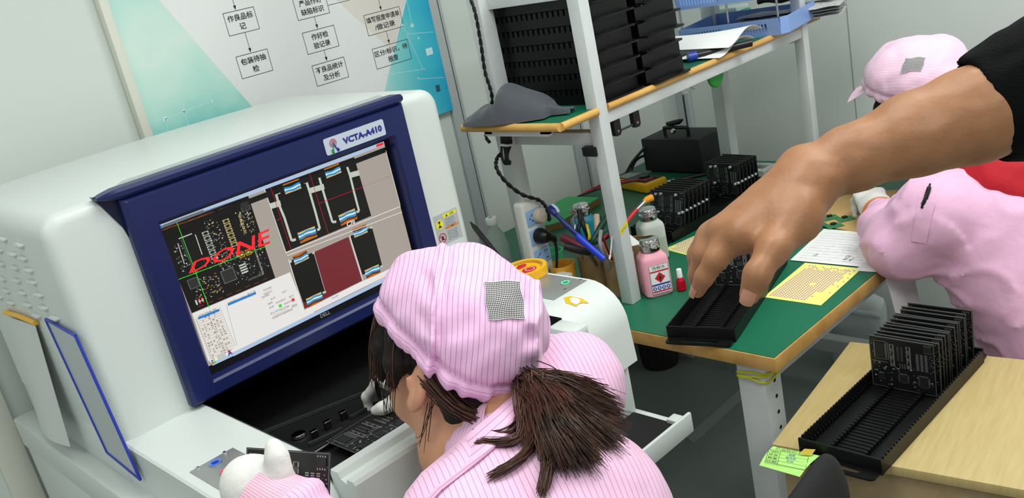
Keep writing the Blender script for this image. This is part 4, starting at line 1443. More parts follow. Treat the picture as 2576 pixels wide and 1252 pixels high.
MB().tube([oy(1258, 364, 1.60), oy(1275, 366, 1.592), oy(1290, 364, 1.60)], .003, PAPER, 6).build('cable_tie', cb, 'white cable tie')
p = [oy(1262, 385, 1.61), oy(1250, 400, 1.60), oy(1250, 425, 1.595), oy(1275, 460, 1.585), oy(1315, 490, 1.57), oy(1355, 503, 1.56), oy(1373, 520, 1.552), oy(1382, 546, 1.550), oy(1380, 553, 1.556)]
mb = MB(); twist(p, .0028, .0024, mb, CABM, 9); mb.build('hanging_lead', cb)
PSW = mat('power_strip_white', (222, 221, 214), .45)
PSB = mat('socket_blue', (150, 184, 226), .4)
ps = thing('power_strip', 'white power strip with blue sockets standing upright by the rear shelf post', 'power strip', A(1.43, 1.58, TZ))
px0, px1, py0, py1 = 1.410, 1.476, 1.572, 1.608
MB().box((px0, py0, TZ + .001), (px1, py1, 1.008), PSW, .010, 4).build('body', ps)
MB().box((px0 + .02, py0 + .01, 1.006), (px0 + .042, py0 + .018, 1.016), PSW, .002).build('hanging_tab', ps)
for k, zc in enumerate((.966, .918, .866, .812)):
    mb = MB().box((px0 + .006, py0 - .0015, zc - .020), (px1 - .006, py0 + .002, zc + .020), PSB, .003)
    c_ = Cv(mb, (0, py0 - .0016, 0), (1, 0, 0), (0, 0, 1), (0, -1, 0))
    xm = (px0 + px1) / 2
    for a, b in (((xm - .012, zc + .004), (xm - .006, zc + .010)), ((xm - .012, zc - .004), (xm - .006, zc - .010)), ((xm - .017, zc - .003), (xm - .017, zc + .003)), ((xm + .010, zc + .006), (xm + .010, zc + .013)), ((xm + .017, zc + .006), (xm + .017, zc + .013)), ((xm + .009, zc - .009), (xm + .019, zc - .009))):
        c_.line(a, b, .0022, INK, 1)
    mb.build('socket', ps, 'pale blue socket')
WPL = mat('cream_plug', (206, 190, 172), .4)
pg = thing('power_plug', 'cream round plug in the top socket of the white power strip', 'plug', A(1.44, py0, .966))
MB().lathe((1.454, py0 - .0018, .966), (0, -1, 0), [(.018, 0), (.0185, .010), (.016, .017), (.0001, .018)], WPL, 24).build('plug_body', pg)
MB().tube([A(1.466, py0 - .012, .963), A(1.478, py0 - .014, .957), A(1.483, py0 - .014, .953)], [.008, .0065, .004], WPL, 10).build('strain_relief', pg)
pg2 = thing('power_plug', 'large black plug in the second socket of the white power strip', 'plug', A(1.43, py0, .918))
MB().lathe((1.442, py0 - .0018, .918), (0, -1, 0), [(.019, 0), (.020, .012), (.016, .026), (.010, .034), (.0001, .035)], BLACKG, 24).build('plug_body', pg2)
MB().tube([A(1.450, py0 - .026, .914), A(1.461, py0 - .030, .908), A(1.466, py0 - .028, .898)], [.011, .009, .0065], BLACKG, 12).build('strain_relief', pg2)
MB().tube(dense([A(1.466, py0 - .028, .900), A(1.467, py0 - .026, .870), A(1.4541, py0 - .024, .82), A(1.425, py0 - .03, .765), A(1.41, py0 - .06, .757)]), .0035, CABM, 10).build('lead', pg2)
# ------------------------------------------------------------------ behind the strip: water bottle, cups, tools
CLEARM = mat('clear_plastic', (226, 234, 231), .12, trans=.62, ior=1.15)
b_ = oz(1300, 655, TZ)
b_ = A(1.50, 1.80, TZ)
wb = thing('water_bottle', 'clear plastic drink bottle with a white cap behind the power strip', 'bottle', b_)
MB().lathe(b_ + A(0, 0, .0006), (0, 0, 1), [(.026, 0), (.031, .006), (.031, .05), (.029, .055), (.031, .06), (.031, .10), (.026, .125), (.0135, .148), (.0125, .160)], CLEARM, 28).build('body', wb)
MB().lathe(b_ + A(0, 0, .158), (0, 0, 1), [(.0145, 0), (.0155, .002), (.0155, .017), (.014, .019), (.0001, .019)], mat('white_cap', (232, 236, 232), .4), 28).build('cap', wb)
mb = MB(); Cv(mb, b_ + A(0, 0, .1772), (1, 0, 0), (0, 1, 0), (0, 0, 1)).disc(0, .002, .007, INKGR, 1, ry=.004); mb.build('cap_print', wb, 'green print on the cap', smooth=0)
def cup(name, lab, c0, r0_, r1_, h_, m_, th=.003, mi=None, cat='cup'):
    t = thing(name, lab, cat, c0)
    mb = MB().lathe(c0 + A(0, 0, .0006), (0, 0, 1), [(r0_, 0), (r1_, h_), (r1_ - th, h_), (r0_ - th, .004), (.0001, .004)], m_, 36, cap=False)
    mb.lathe(c0 + A(0, 0, .0006), (0, 0, 1), [(r0_, 0.0002), (.0001, .0002)], m_, 36, cap=False)
    mb.build('body', t)
    return t
KRAFT = mat('kraft_tube', (150, 120, 82), .75, var=(30, (136, 106, 70)))
GCUP = mat('green_cup', (84, 196, 140), .35)
OCUP = mat('orange_cup', (226, 160, 50), .45)
cup('plastic_cup', 'small mint green plastic cup beside the power strip', A(1.60, 1.70, TZ), .024, .027, .055, GCUP)
cup('paper_cup', 'orange paper cup behind the tape roll', A(1.475, 1.545, TZ), .026, .032, .085, OCUP, .0015)
wbx = thing('small_box', 'small white cardboard box between the power strip and the tape roll', 'box', A(1.44, 1.50, TZ))
MB().box((1.405, 1.495, TZ + .0005), (1.455, 1.535, TZ + .075), PAPER, .0015).build('carton', wbx)
cA, cB, cC = A(1.545, 1.505, TZ), A(1.543, 1.421, TZ), A(1.632, 1.445, TZ)
for c0, lab in ((cA, 'left cardboard tube cup holding pliers and tools'), (cB, 'right cardboard tube cup with a white label, behind the near shelf post'), (cC, 'cardboard tube cup with white scraps between the post and the bottles')):
    t = cup('cardboard_cup', lab, c0, .0385, .0385, .092, KRAFT, .004)
    t['group'] = 'cardboard tube tool cups'
    if c0 is not cA:
        # wrapped white label with lettering
        mb = MB()
        a0 = math.radians(-118 if c0 is cB else -120)
        def cy_(a, z, off=.0004):
            return c0 + A((.0385 + off) * math.cos(a), (.0385 + off) * math.sin(a), z)
        n_l = 10
        for i in range(n_l):
            a, b2_ = a0 - .3 + 1.0 * i / n_l, a0 - .3 + 1.0 * (i + 1) / n_l
            mb.add([cy_(a, .018), cy_(b2_, .018), cy_(b2_, .066), cy_(a, .066)], [(0, 1, 2, 3)], PAPER)
        am = a0 + .15
        nn = A(math.cos(am), math.sin(am), 0)
        cc = Cv(mb, c0 + nn * .0404, A(-math.sin(am), math.cos(am), 0), (0, 0, 1), nn)
        cc.text('工.' if c0 is cB else 'E', 0, .052, .016, INK, 1, bold=.02)
        if c0 is cB: cc.ring(.004, .028, .0035, .0045, INK, 1, 16); cc.text('具', .004, .028, .004, INK, 1)
        mb.build('label', t, 'white paper label with black writing', smooth=0)
def tool(name, lab, cat, pieces, group='tools standing in the cardboard cups'):
    t = thing(name, lab, cat, pieces[0][1][-1], group=group)
    for nm, pts, r, m_ in pieces:
        MB().tube(dense([A(*p) for p in pts], 5), (list(np.interp(np.linspace(0, 1, (len(pts) - 1) * 5 + 1), np.linspace(0, 1, len(r)), r)) if hasattr(r, '__len__') else r), m_, 10).build(nm, t)
    return t
def tp_(x, y, t):
    return od(x, y, t)
BRUSHB = mat('toothbrush_blue', (24, 60, 200), .3); BRUSHD = mat('toothbrush_navy', (22, 34, 110), .35); BRIS = mat('bristle_pale', (190, 214, 228), .8)
pb = A(1.520, 1.402, TZ + .088)
tool('toothbrush', 'blue toothbrush leaning out of the cardboard cups', 'toothbrush', [
    ('handle', [tp_(1520, 652, 2.115), tp_(1462, 602, 2.13), tp_(1450, 588, 2.13)], [.0075, .008, .006], BRUSHB),
    ('neck', [tp_(1456, 594, 2.13), tp_(1430, 570, 2.135), tp_(1404, 545, 2.14), tp_(1396, 538, 2.14)], [.005, .0065, .0045, .006], BRUSHD),
    ('head', [tp_(1398, 540, 2.14), tp_(1390, 530, 2.145), tp_(1382, 520, 2.15)], [.006, .0085, .006], BRUSHD),
    ('bristles', [tp_(1404, 536, 2.15), tp_(1396, 525, 2.155), tp_(1388, 516, 2.16)], [.006, .008, .005], BRIS)])
DKRED = mat('dark_red_grip', (120, 24, 48), .4); GRIPB = mat('black_grip', (22, 18, 20), .5); DKGR = mat('dark_green_grip', (18, 62, 46), .4)
in_ = lambda c0, dx=0, dy=0, z=.012: c0 + A(dx, dy, z)
tool('pliers', 'pliers with dark red and black grips in the left cardboard cup', 'pliers', [
    ('grip', [tp_(1412, 596, 2.20), tp_(1432, 605, 2.20), tp_(1462, 622, 2.19), tp_(1478, 632, 2.19)], [.0095, .0105, .0085, .006], DKRED),
    ('grip', [tp_(1420, 618, 2.17), tp_(1440, 624, 2.17), tp_(1465, 631, 2.17), tp_(1484, 636, 2.18)], [.0085, .011, .009, .006], GRIPB),
    ('jaw', [tp_(1480, 633, 2.185), in_(cA, .01, -.01, .03)], [.006, .003], STEEL)])
tool('diagonal_cutter', 'cutter with long dark green grips in the right cardboard cup', 'cutter', [
    ('grip', [tp_(1536, 530, 2.20), tp_(1515, 565, 2.19), tp_(1494, 600, 2.18), tp_(1488, 608, 2.18)], [.0085, .0085, .007, .005], DKGR),
    ('grip', [tp_(1545, 575, 2.17), tp_(1525, 592, 2.17), tp_(1500, 606, 2.17), tp_(1488, 612, 2.18)], [.0065, .009, .008, .005], DKGR),
    ('jaw', [tp_(1489, 609, 2.18), in_(cB, -.005, .02, .03)], [.006, .003], STEEL)])
tool('tweezers', 'black tweezers standing in the left cardboard cup', 'tweezers', [
    ('arm', [tp_(1456, 527, 2.22), tp_(1462, 548, 2.22), tp_(1472, 580, 2.21), in_(cA, .0, -.015, .03)], [.006, .0065, .004, .002], GRIPB),
    ('arm', [tp_(1456, 527, 2.22), tp_(1460, 560, 2.215), tp_(1458, 590, 2.21), in_(cA, .0, -.012, .03)], [.006, .0055, .004, .002], GRIPB)])
tool('screwdriver', 'screwdriver with a yellow and black handle in the left cardboard cup', 'screwdriver', [
    ('handle', [tp_(1475, 566, 2.23), tp_(1480, 590, 2.22), tp_(1484, 602, 2.22)], [.0055, .006, .005], mat('tool_yellow', (206, 190, 30), .4)),
    ('shaft', [tp_(1484, 600, 2.22), in_(cA, .015, .005, .02)], .002, STEEL)])
tool('brush', 'flat wooden handled brush in the right cardboard cup', 'brush', [
    ('handle', [tp_(1500, 540, 2.22), tp_(1503, 572, 2.21)], [.0075, .0075], mat('pale_wood', (214, 194, 158), .6)),
    ('grip', [tp_(1507, 545, 2.226), tp_(1509, 575, 2.22)], [.006, .006], GRIPB),
    ('stem', [tp_(1503, 570, 2.21), tp_(1506, 598, 2.20), in_(cB, .01, .022, .03)], [.007, .006, .004], mat('pale_wood2', (192, 166, 138), .6))])
tool('metal_probe', 'thin grey metal probe standing in the left cardboard cup', 'probe', [('rod', [tp_(1446, 543, 2.24), tp_(1450, 600, 2.22), in_(cA, -.012, .01, .02)], [.0035, .0035, .002], STEEL)])
tool('nail_clipper', 'shiny steel clipper sticking out of the left cardboard cup', 'clipper', [('lever', [tp_(1432, 528, 2.25), tp_(1448, 538, 2.24), tp_(1470, 560, 2.23), in_(cA, .01, .012, .03)], [.003, .0055, .004, .002], CHROME)])
tool('red_pen', 'thin red pen leaning in the right cardboard cup', 'pen', [('barrel', [tp_(1540, 590, 2.15), tp_(1520, 606, 2.15), in_(cB, .008, .010, .03)], [.0035, .0035, .002], mat('pen_red', (170, 30, 44), .4))])
tool('cotton_swab', 'white cotton swab standing in the right cardboard cup', 'swab', [('stick', [tp_(1540, 596, 2.12), tp_(1535, 645, 2.11)], [.0022, .0016], mat('pale_grey_stick', (196, 192, 184), .6)), ('tip', [tp_(1535, 642, 2.11), tp_(1533, 652, 2.11)], [.003, .002], PAPER)])
tool('craft_knife', 'grey blade holder between the two cardboard cups', 'knife', [('body', [tp_(1512, 580, 2.15), tp_(1512, 625, 2.14), in_(cB, -.012, .012, .03)], [.005, .0045, .003], GREYM)])
pbr = tool('paint_brush', 'small brush with a red handle and orange bristles leaning by the near shelf post', 'brush', [
    ('bristles', [tp_(1640, 497, 2.17), tp_(1628, 502, 2.165), tp_(1618, 510, 2.16)], [.009, .008, .0045], mat('orange_bristle', (216, 140, 30), .8)),
    ('ferrule', [tp_(1621, 508, 2.16), tp_(1602, 527, 2.15)], [.0055, .004], STEEL),
    ('handle', [tp_(1603, 526, 2.15), tp_(1580, 553, 2.145), tp_(1537, 604, 2.135)], [.0045, .0055, .003], mat('brush_red', (196, 34, 44), .35))])
# scraps in the third cup
tag(MB().prism([cC + A(-.018, -.012, .075), cC + A(.014, -.016, .075), cC + A(.010, .014, .100), cC + A(-.012, .012, .104)], (0, 0, .004), PAPER).build('paper_scrap', None), 'white paper scrap in the cardboard cup beside the bottles', 'paper')
tag(MB().prism([A(1.695, 1.475, TZ + .0005), A(1.695, 1.525, TZ + .0005), A(1.735, 1.535, TZ + .0005), A(1.74, 1.48, TZ + .0005)], (0, 0, .03), mat('pink_paper', (240, 150, 160), .7)).build('sticky_note_block', None), 'pink block of paper notes behind the cloudy white bottle', 'note block')
# dispenser bottles
def bottle(name, lab, c0, rz, m_, fill=None, sc=1.0, label=False):
    t = thing(name, lab, 'bottle', c0, rz, group='square dispenser bottles on the bench')
    ax_, ay_ = A(math.cos(rz), math.sin(rz), 0), A(-math.sin(rz), math.cos(rz), 0)
    hx, hy = .033 * sc, .030 * sc
    MB().rbox_v(c0 + A(0, 0, .0006), ax_, ay_, [(hx * .9, hy * .9, 0), (hx, hy, .004), (hx, hy, .088 * sc), (hx * .93, hy * .93, .096 * sc), (hx * .70, hy * .74, .104 * sc), (hx * .66, hy * .72, .106 * sc)], m_, 5).build('body', t)
    if fill:
        MB().rbox_v(c0 + A(0, 0, .0012), ax_, ay_, [(hx * .88, hy * .88, 0), (hx * 1.004, hy * 1.004, .004), (hx * 1.004, hy * 1.004, .060 * sc)], fill, 5).build('liquid', t, 'cloudy liquid in the lower half')
    MB().lathe(c0 + A(0, 0, .1066 * sc), (0, 0, 1), [(.020 * sc, 0), (.0235 * sc, .003), (.0245 * sc, .012), (.0235 * sc, .017), (.0205 * sc, .019), (.0225 * sc, .021), (.0225 * sc, .027), (.0205 * sc, .030), (.014 * sc, .0285), (.0001, .0275)], CHROME, 32).build('pump_lid', t, 'chrome pump lid')
    if label:
        mb = MB()
        cc = Cv(mb, c0 - ay_ * (hy + .0004), ax_, (0, 0, 1), -ay_)
        x0_, x1_ = -.020, .026
        cc.rect(x0_, .010, x1_, .080, PAPER, 1); cc.frame(x0_, .010, x1_, .080, .0006, INKG, 2)
        cc.text('洗板水', .003, .073, .0085, INK, 2, width=.032)
        cc.rect(x0_ + .001, .0625, x1_ - .001, .066, INKR, 2); cc.rect(x0_ + .001, .013, x1_ - .001, .0165, INKR, 2)
        cc.poly([(.003, .0615), (.016, .048), (.003, .0345), (-.010, .048)], INKR, 2)
        cc.disc(.003, .046, .0032, INK, 3, 12, .004); cc.poly([(.0005, .048), (.003, .055), (.0058, .048)], INK, 3)
        cc.rect(x0_ + .001, .0295, x1_ - .001, .0335, INKB, 2)
        for k in range(4):
            cc.disc(x0_ + .0065 + .011 * k, .0225, .0048, INKB, 2, 16); cc.disc(x0_ + .0065 + .011 * k, .0235, .002, PAPER, 3, 8); cc.line((x0_ + .0035 + .011 * k, .0205), (x0_ + .009 + .011 * k, .0215), .001, PAPER, 3)
        mb.build('label', t, 'white label with a red diamond and black writing', smooth=0)
    return t
PINKL = mat('pink_bottle', (236, 164, 182), .32, sss=.1)
MILK = mat('cloudy_plastic', (196, 202, 194), .35, sss=.1)
MILK2 = mat('cloudy_liquid', (176, 184, 168), .4)
BLUEL = mat('sky_blue_bottle', (40, 168, 206), .32)
bottle('dispenser_bottle', 'pink dispenser bottle with a white hazard label in front of the near shelf post', A(1.560, 1.334, TZ), math.radians(-33), PINKL, label=True)
bottle('dispenser_bottle', 'cloudy white dispenser bottle behind the pink one', A(1.742, 1.478, TZ), math.radians(-33), MILK, MILK2)
bottle('dispenser_bottle', 'sky blue dispenser bottle behind the tool cups', A(1.735, 1.70, TZ), math.radians(-33), BLUEL)
c0 = A(1.590, 1.285, TZ)
rb_ = thing('ink_bottle', 'tiny bottle of red liquid with a white cap beside the pink dispenser bottle', 'bottle', c0)
MB().lathe(c0 + A(0, 0, .0006), (0, 0, 1), [(.0085, 0), (.0115, .002), (.0115, .022), (.009, .028), (.0055, .032), (.0055, .034)], mat('red_liquid', (200, 20, 44), .1, trans=.35, ior=1.3), 24).build('body', rb_)
MB().lathe(c0 + A(0, 0, .033), (0, 0, 1), [(.0066, 0), (.0062, .019), (.0054, .0205), (.0001, .0205)], PAPER, 24).build('cap', rb_)
# tape roll on the right console of the machine
TAPEY = mat('tape_yellow', (236, 176, 30), .35); TAPEC = mat('tape_core', (190, 150, 60), .5)
tc_ = oz(1352, 683, .958)
tc_ = A(1.178, 1.345, .9515)
trl = thing('tape_roll', 'roll of yellow tape with a printed red core on the right machine console', 'tape', tc_)
MB().lathe(tc_ + A(0, 0, .0005), (0, 0, 1), [(.047, 0), (.047, .017), (.0385, .017), (.0385, 0), (.047, 0)], TAPEY, 48, cap=False).build('tape', trl)
mb = MB().lathe(tc_ + A(0, 0, .0005), (0, 0, 1), [(.038, .001), (.038, .0155), (.0355, .0155), (.0355, .001), (.038, .001)], TAPEC, 48, cap=False)
mb.lathe(tc_ + A(0, 0, .0005), (0, 0, 1), [(.0355, .012), (.0001, .012)], YELLOW, 48, cap=False)
cc = Cv(mb, tc_ + A(0, 0, .0127), nrm(A(1, .2, 0)), nrm(A(-.2, 1, 0)), (0, 0, 1))
cc.disc(.0, -.012, .017, INKR, 1, 24, .014); cc.disc(.012, .016, .015, INKR, 1, 20, .009); cc.disc(-.018, .012, .010, mat('tape_brown', (120, 50, 20), .5), 1, 20)
for i, ch in enumerate('Scotch'):
    a = math.radians(215 - 32 * i)
    cc.text(ch, .0275 * math.cos(a), .0275 * math.sin(a), .009, INK, 2, rot=a - PI / 2, bold=.02)
cc.ring(.002, -.012, .009, .0105, PAPER, 2, 16)
mb.build('printed_core', trl, 'red and yellow printed core', smooth=30)
# black marker leaning behind the operator's cap
mk = thing('marker_pen', 'black pointed stylus sticking up behind the right console of the machine', 'pen', A(1.19, 1.40, .952))
mA, mB_ = A(1.186, 1.405, .954), od(1183, 558, 2.03)
MB().tube([mA, mA * .35 + mB_ * .65, mA * .12 + mB_ * .88, mB_], [.006, .0062, .0055, .0012], BLACKG, 12).build('barrel', mk)
# ------------------------------------------------------------------ rear of the bench
BOXM = mat('black_case', (26, 27, 29), .55, bump=(350, .1))
bc = thing('power_supply_box', 'black metal case with a carrying handle at the back of the green bench', 'metal case', A(2.46, 1.89, TZ))
MB().box((2.40, 1.775, TZ + .006), (2.545, 2.012, .868), BOXM, .003).build('case', bc)
for x, y in ((2.415, 1.79), (2.53, 1.79), (2.415, 1.99), (2.53, 1.99)):
    MB().cyl((x, y, TZ + .0002), (x, y, TZ + .007), .008, BLACK, 12).build('rubber_foot', bc)
MB().tube(dense([A(2.44, 1.935, .866), A(2.44, 1.937, .892), A(2.44, 1.928, .897), A(2.44, 1.85, .897), A(2.44, 1.841, .892), A(2.44, 1.843, .866)], 4), .006, BLACKG, 10).build('carrying_handle', bc)
mb = MB(); Cv(mb, (0, 1.7748, 0), (1, 0, 0), (0, 0, 1), (0, -1, 0)).rect(2.505, .832, 2.535, .850, INKB, 1); mb.build('badge', bc, 'small blue badge', smooth=0)
for k in range(2):
    MB().tube(dense([A(2.405 + .02 * k, 2.0, .84 - .03 * k), A(2.36 + .02 * k, 2.03, .80), A(2.33, 2.05 - .02 * k, TZ + .006)], 6), .005, CABM, 10).build('lead', bc)
ck = thing('clamp_tool', 'small black and chrome clamp lying on the handle of the black metal case', 'clamp', A(2.44, 1.89, .9))
MB().tube([A(2.435, 1.92, .911), A(2.44, 1.90, .912), A(2.445, 1.875, .916), A(2.45, 1.862, .922)], [.006, .009, .009, .003], BLACKG, 10).build('body', ck)
MB().lathe((2.425, 1.895, .880), A(.3, -.4, .8), [(.004, 0), (.009, .004), (.009, .016), (.005, .02), (.0001, .021)], CHROME, 12).build('jaw', ck)
MMY = mat('meter_yellow', (236, 176, 12), .4)
mm = thing('multimeter', 'yellow multimeter lying on the green mat behind the near shelf post', 'multimeter', A(2.25, 1.95, TZ), math.radians(-14))
def mml(x, y, z):
    a = math.radians(-14)
    return A(2.255 + x * math.cos(a) - y * math.sin(a), 1.925 + x * math.sin(a) + y * math.cos(a), TZ + z)
def mmb(x0, x1, y0, y1, z0, z1, m_, nm, bev=.006):
    o = mml(x0, y0, z0)
    MB().obox(o, mml(x1, y0, z0) - o, mml(x0, y1, z0) - o, (0, 0, z1 - z0), m_, bev, 3).build(nm, mm)
mmb(-.045, .045, -.09, .09, .0006, .034, MMY, 'case', .008)
mmb(-.037, .037, -.08, .08, .0335, .036, DARK, 'front_panel', .001)
mmb(-.032, .032, .02, .07, .0355, .037, mat('lcd', (120, 130, 124), .2), 'display', .001)
MB().lathe(mml(0, -.03, .0358), (0, 0, 1), [(.018, 0), (.017, .008), (.0001, .009)], BLACKG, 24).build('dial', mm)
REDW = mat('red_wire', (190, 30, 50), .4)
for k, (y0_, m_) in enumerate(((2.02, REDW), (2.035, REDW), (2.03, CABM))):
    tag(MB().tube(dense([mml(-.02 + .02 * k, -.075, .038), oz(1540, 455 + 6 * k, TZ + .04), oz(1500, 470 + 4 * k, TZ + .02), oz(1460 - 3 * k, 490 + 2 * k, TZ + .004)], 6), .0022, m_, 8).build('test_lead', None), ['upper red test lead of the yellow multimeter', 'lower red test lead of the yellow multimeter', 'black test lead of the yellow multimeter'][k], 'wire', 'test leads of the multimeter')
pen_ = thing('soldering_pen', 'long black and silver pen tool lying behind the rear board tray', 'tool', A(2.2, 1.75, TZ))
pa, pbb = oz(1637, 465, TZ + .006), oz(1778, 437, TZ + .006)
MB().tube([pa, pa * .5 + pbb * .5], [.004, .0065], STEEL, 12).build('shaft', pen_); MB().tube([pa * .5 + pbb * .5, pa * .15 + pbb * .85, pbb], [.0065, .007, .005], BLACKG, 12).build('grip', pen_)
ab = thing('clear_case', 'clear acrylic case at the far edge of the green bench', 'box', A(2.43, 1.58, TZ))
ACR = mat('acrylic', (210, 220, 215), .12, trans=.5, ior=1.3)
MB().box((2.390, 1.545, TZ + .0005), (2.475, 1.630, TZ + .012), ACR, .003).build('base', ab)
mb = MB()
for a, b in (((2.392, 1.547, TZ + .012), (2.473, 1.563, TZ + .022)), ((2.392, 1.612, TZ + .012), (2.473, 1.628, TZ + .022)), ((2.392, 1.563, TZ + .012), (2.41, 1.612, TZ + .022)), ((2.455, 1.563, TZ + .012), (2.473, 1.612, TZ + .022))):
    mb.box(a, b, mat('acrylic_grey', (188, 192, 190), .3) if 'acrylic_grey' not in MATS else MATS['acrylic_grey'], .001)
mb.build('lid_frame', ab); MB().tube([A(2.43, 1.60, TZ + .024), A(2.445, 1.588, TZ + .026)], .004, CHROME, 8).build('latch', ab)
tag(MB().lathe(oz(1960, 415, TZ + .0005), (0, 0, 1), [(.009, 0), (.010, .004), (.0001, .006)], PAPER, 16).build('plastic_piece', None), 'small pale plastic piece beside the clear acrylic case', 'plastic piece')
cbd = thing('cutting_board', 'green topped cork board lying on the bench behind the power strip', 'board', A(1.95, 1.98, TZ))
cp_ = [oz(x, y, TZ) for x, y in ((1386, 572), (1390, 556), (1424, 505), (1484, 512), (1484, 522), (1402, 572))]
cp_ = [A(1.835, 1.945, TZ), A(1.815, 2.00, TZ), A(2.03, 2.085, TZ), A(2.075, 2.08, TZ), A(2.085, 1.955, TZ), A(1.87, 1.925, TZ)]
MB().prism([p + A(0, 0, .0005) for p in cp_], (0, 0, .018), mat('cork_edge', (150, 104, 52), .7)).build('core', cbd)
MB().prism([p + A(0, 0, .0185) for p in cp_], (0, 0, .003), mat('bright_green_mat', (52, 168, 96), .5)).build('top_sheet', cbd, 'bright green top sheet')
# ------------------------------------------------------------------ papers and green boards near the second operator
STK = mat('sticker_yellow', (240, 236, 130), .55); DOT = mat('dot_maroon', (130, 60, 50), .6); STKP = mat('sticker_peach', (240, 222, 178), .55)
def dotsheet(lab, q, nx, ny, miss):
    q = [A(*p) for p in q]
    t = thing('sticker_sheet', lab, 'sticker sheet', q[0], group='yellow dotted sticker sheets')
    o = q[0]; u = q[1] - q[0]; v = q[3] - q[0]
    mb = MB().prism(q, (0, 0, .0005), STK)
    ul, vl = np.linalg.norm(u), np.linalg.norm(v)
    uu, vv = u / ul, nrm(v - u / ul * np.dot(v, u / ul))
    cc = Cv(mb, o + A(0, 0, .0005), uu, vv, (0, 0, 1))
    r_ = random.Random(nx)
    for j in range(ny):
        for i in range(nx):
            if miss(i / (nx - 1), j / (ny - 1), r_): continue
            x, y = ul * (.07 + .84 * i / (nx - 1)), vl * (.07 + .86 * j / (ny - 1))
            cc.rect(x - ul * .45 / nx, y - vl * .45 / ny, x + ul * .42 / nx, y + vl * .42 / ny, STKP, 1)
            cc.disc(x, y, .0017, DOT, 2, 6)
    mb.build('sheet', t, smooth=0)
ZS = TZ + .0006
dotsheet('yellow dotted sticker sheet at the front edge of the green mat', [A(1.612, 1.082, ZS), A(1.612, .946, ZS), A(1.815, .955, ZS), A(1.812, 1.092, ZS)], 18, 26, lambda u, v, r_: (u > .75 and v < .25 and r_.random() < .9) or (u > .86 and r_.random() < .75) or (.45 < u < .55 and .4 < v < .5) or (v > .9 and r_.random() < .5))
dotsheet('yellow dotted sticker sheet beyond the reaching hand beside the bottles', [A(1.80, 1.495, ZS), A(1.775, 1.385, ZS), A(1.90, 1.36, ZS), A(1.95, 1.44, ZS)], 12, 16, lambda u, v, r_: (u < .1 and v < .2) or v > .9)
def writing(mb, O, u, v, n_rows, w_, h_, seed, m_=INKG):
    cc = Cv(mb, O, u, v, (0, 0, 1), eps=.0002)
    r_ = random.Random(seed)
    for k in range(n_rows):
        y = h_ * (k + .5) / n_rows
        cc.line((0, y - .003), (w_, y - .003), .0004, m_, 1)
        x = .004
        while x < w_ - .02:
            l_ = r_.uniform(.004, .02)
            if r_.random() < .55:
                for q in range(int(l_ / .003)):
                    cc.line((x + q * .003, y + r_.uniform(-.002, .001)), (x + q * .003 + r_.uniform(.001, .003), y + r_.uniform(-.001, .002)), .0005, m_, 1)
            x += l_ + .006
    return cc
ws = thing('form_sheet', 'white handwritten form lying by the elbow of the woman at the green bench', 'paper', A(1.9, 1.05, ZS))
wq = [A(1.815, 1.132, ZS + .0012), A(1.822, .935, ZS + .0012), A(2.02, .955, ZS + .0012), A(2.022, 1.155, ZS + .0012)]
mb = MB().prism(wq, (0, 0, .0005), PAPER)
u = nrm(wq[1] - wq[0]); v = nrm(wq[3] - wq[0])
cc = writing(mb, wq[0] + A(0, 0, .0005) + u * .012 + v * .012, u, v, 11, .175, .18, 3)
cc.text('NCB', .112, .030, .010, INKG, 2, rot=1.5); cc.text('4Pcs', .125, .022, .008, INKG, 2, rot=1.5); cc.text('120', .035, .030, .008, INKG, 2, rot=1.3)
mb.build('page', ws, smooth=0)
def drape(u_, v_):
    # lies on the bench, rolls over the edge and hangs down
    s_ = .03 + .20 * v_
    x = 1.800 + .12 * u_ + .02 * v_
    lip = .085
    if s_ < lip:
        return A(x, .995 - s_, ZS + .0004)
    d = s_ - lip; R_ = .012
    if d < R_ * 1.4:
        a = d / R_
        return A(x, .910 - R_ * math.sin(a), ZS - R_ + R_ * math.cos(a))
    d -= R_ * 1.4
    return A(x + .01 * math.sin(u_ * 5) * d / .1, .910 - .0125 - .12 * d - .004 * math.sin(u_ * 7) * d / .1, ZS - .011 - d)
paper('form_sheet', 'white sheet hanging over the front edge of the green bench under the elbow', 'paper', drape, nu=12, nv=26)
CARD = mat('cardboard_tan', (196, 162, 104), .7, var=(14, (184, 150, 94)))
tag(MB().prism([oz(x, y, ZS) for x, y in ((2020, 560), (2050, 515), (2115, 482), (2300, 478), (2262, 560), (2160, 586))], (0, 0, .002), CARD).build('cardboard_sheet', None), 'tan cardboard sheet under the gloved hand on the green bench', 'cardboard')
PCG = mat('pcb_green', (50, 120, 72), .45, bump=(300, .1)); PCGS = mat('pcb_green_light', (120, 176, 134), .5)
cen = [(2050, 545), (2088, 548), (2127, 551), (2058, 566), (2098, 568), (2030, 552), (2025, 570)]
gl_ = ['green circuit board nearest the gloved hand on the cardboard sheet', 'middle green circuit board in the back row on the cardboard', 'right green circuit board in the back row on the cardboard', 'middle green circuit board in the front row on the cardboard', 'right green circuit board in the front row on the cardboard', 'left green circuit board in the back row partly behind the hand', 'left green circuit board in the front row partly behind the hand']
gl_[0] = 'third green circuit board from the right in the back row'
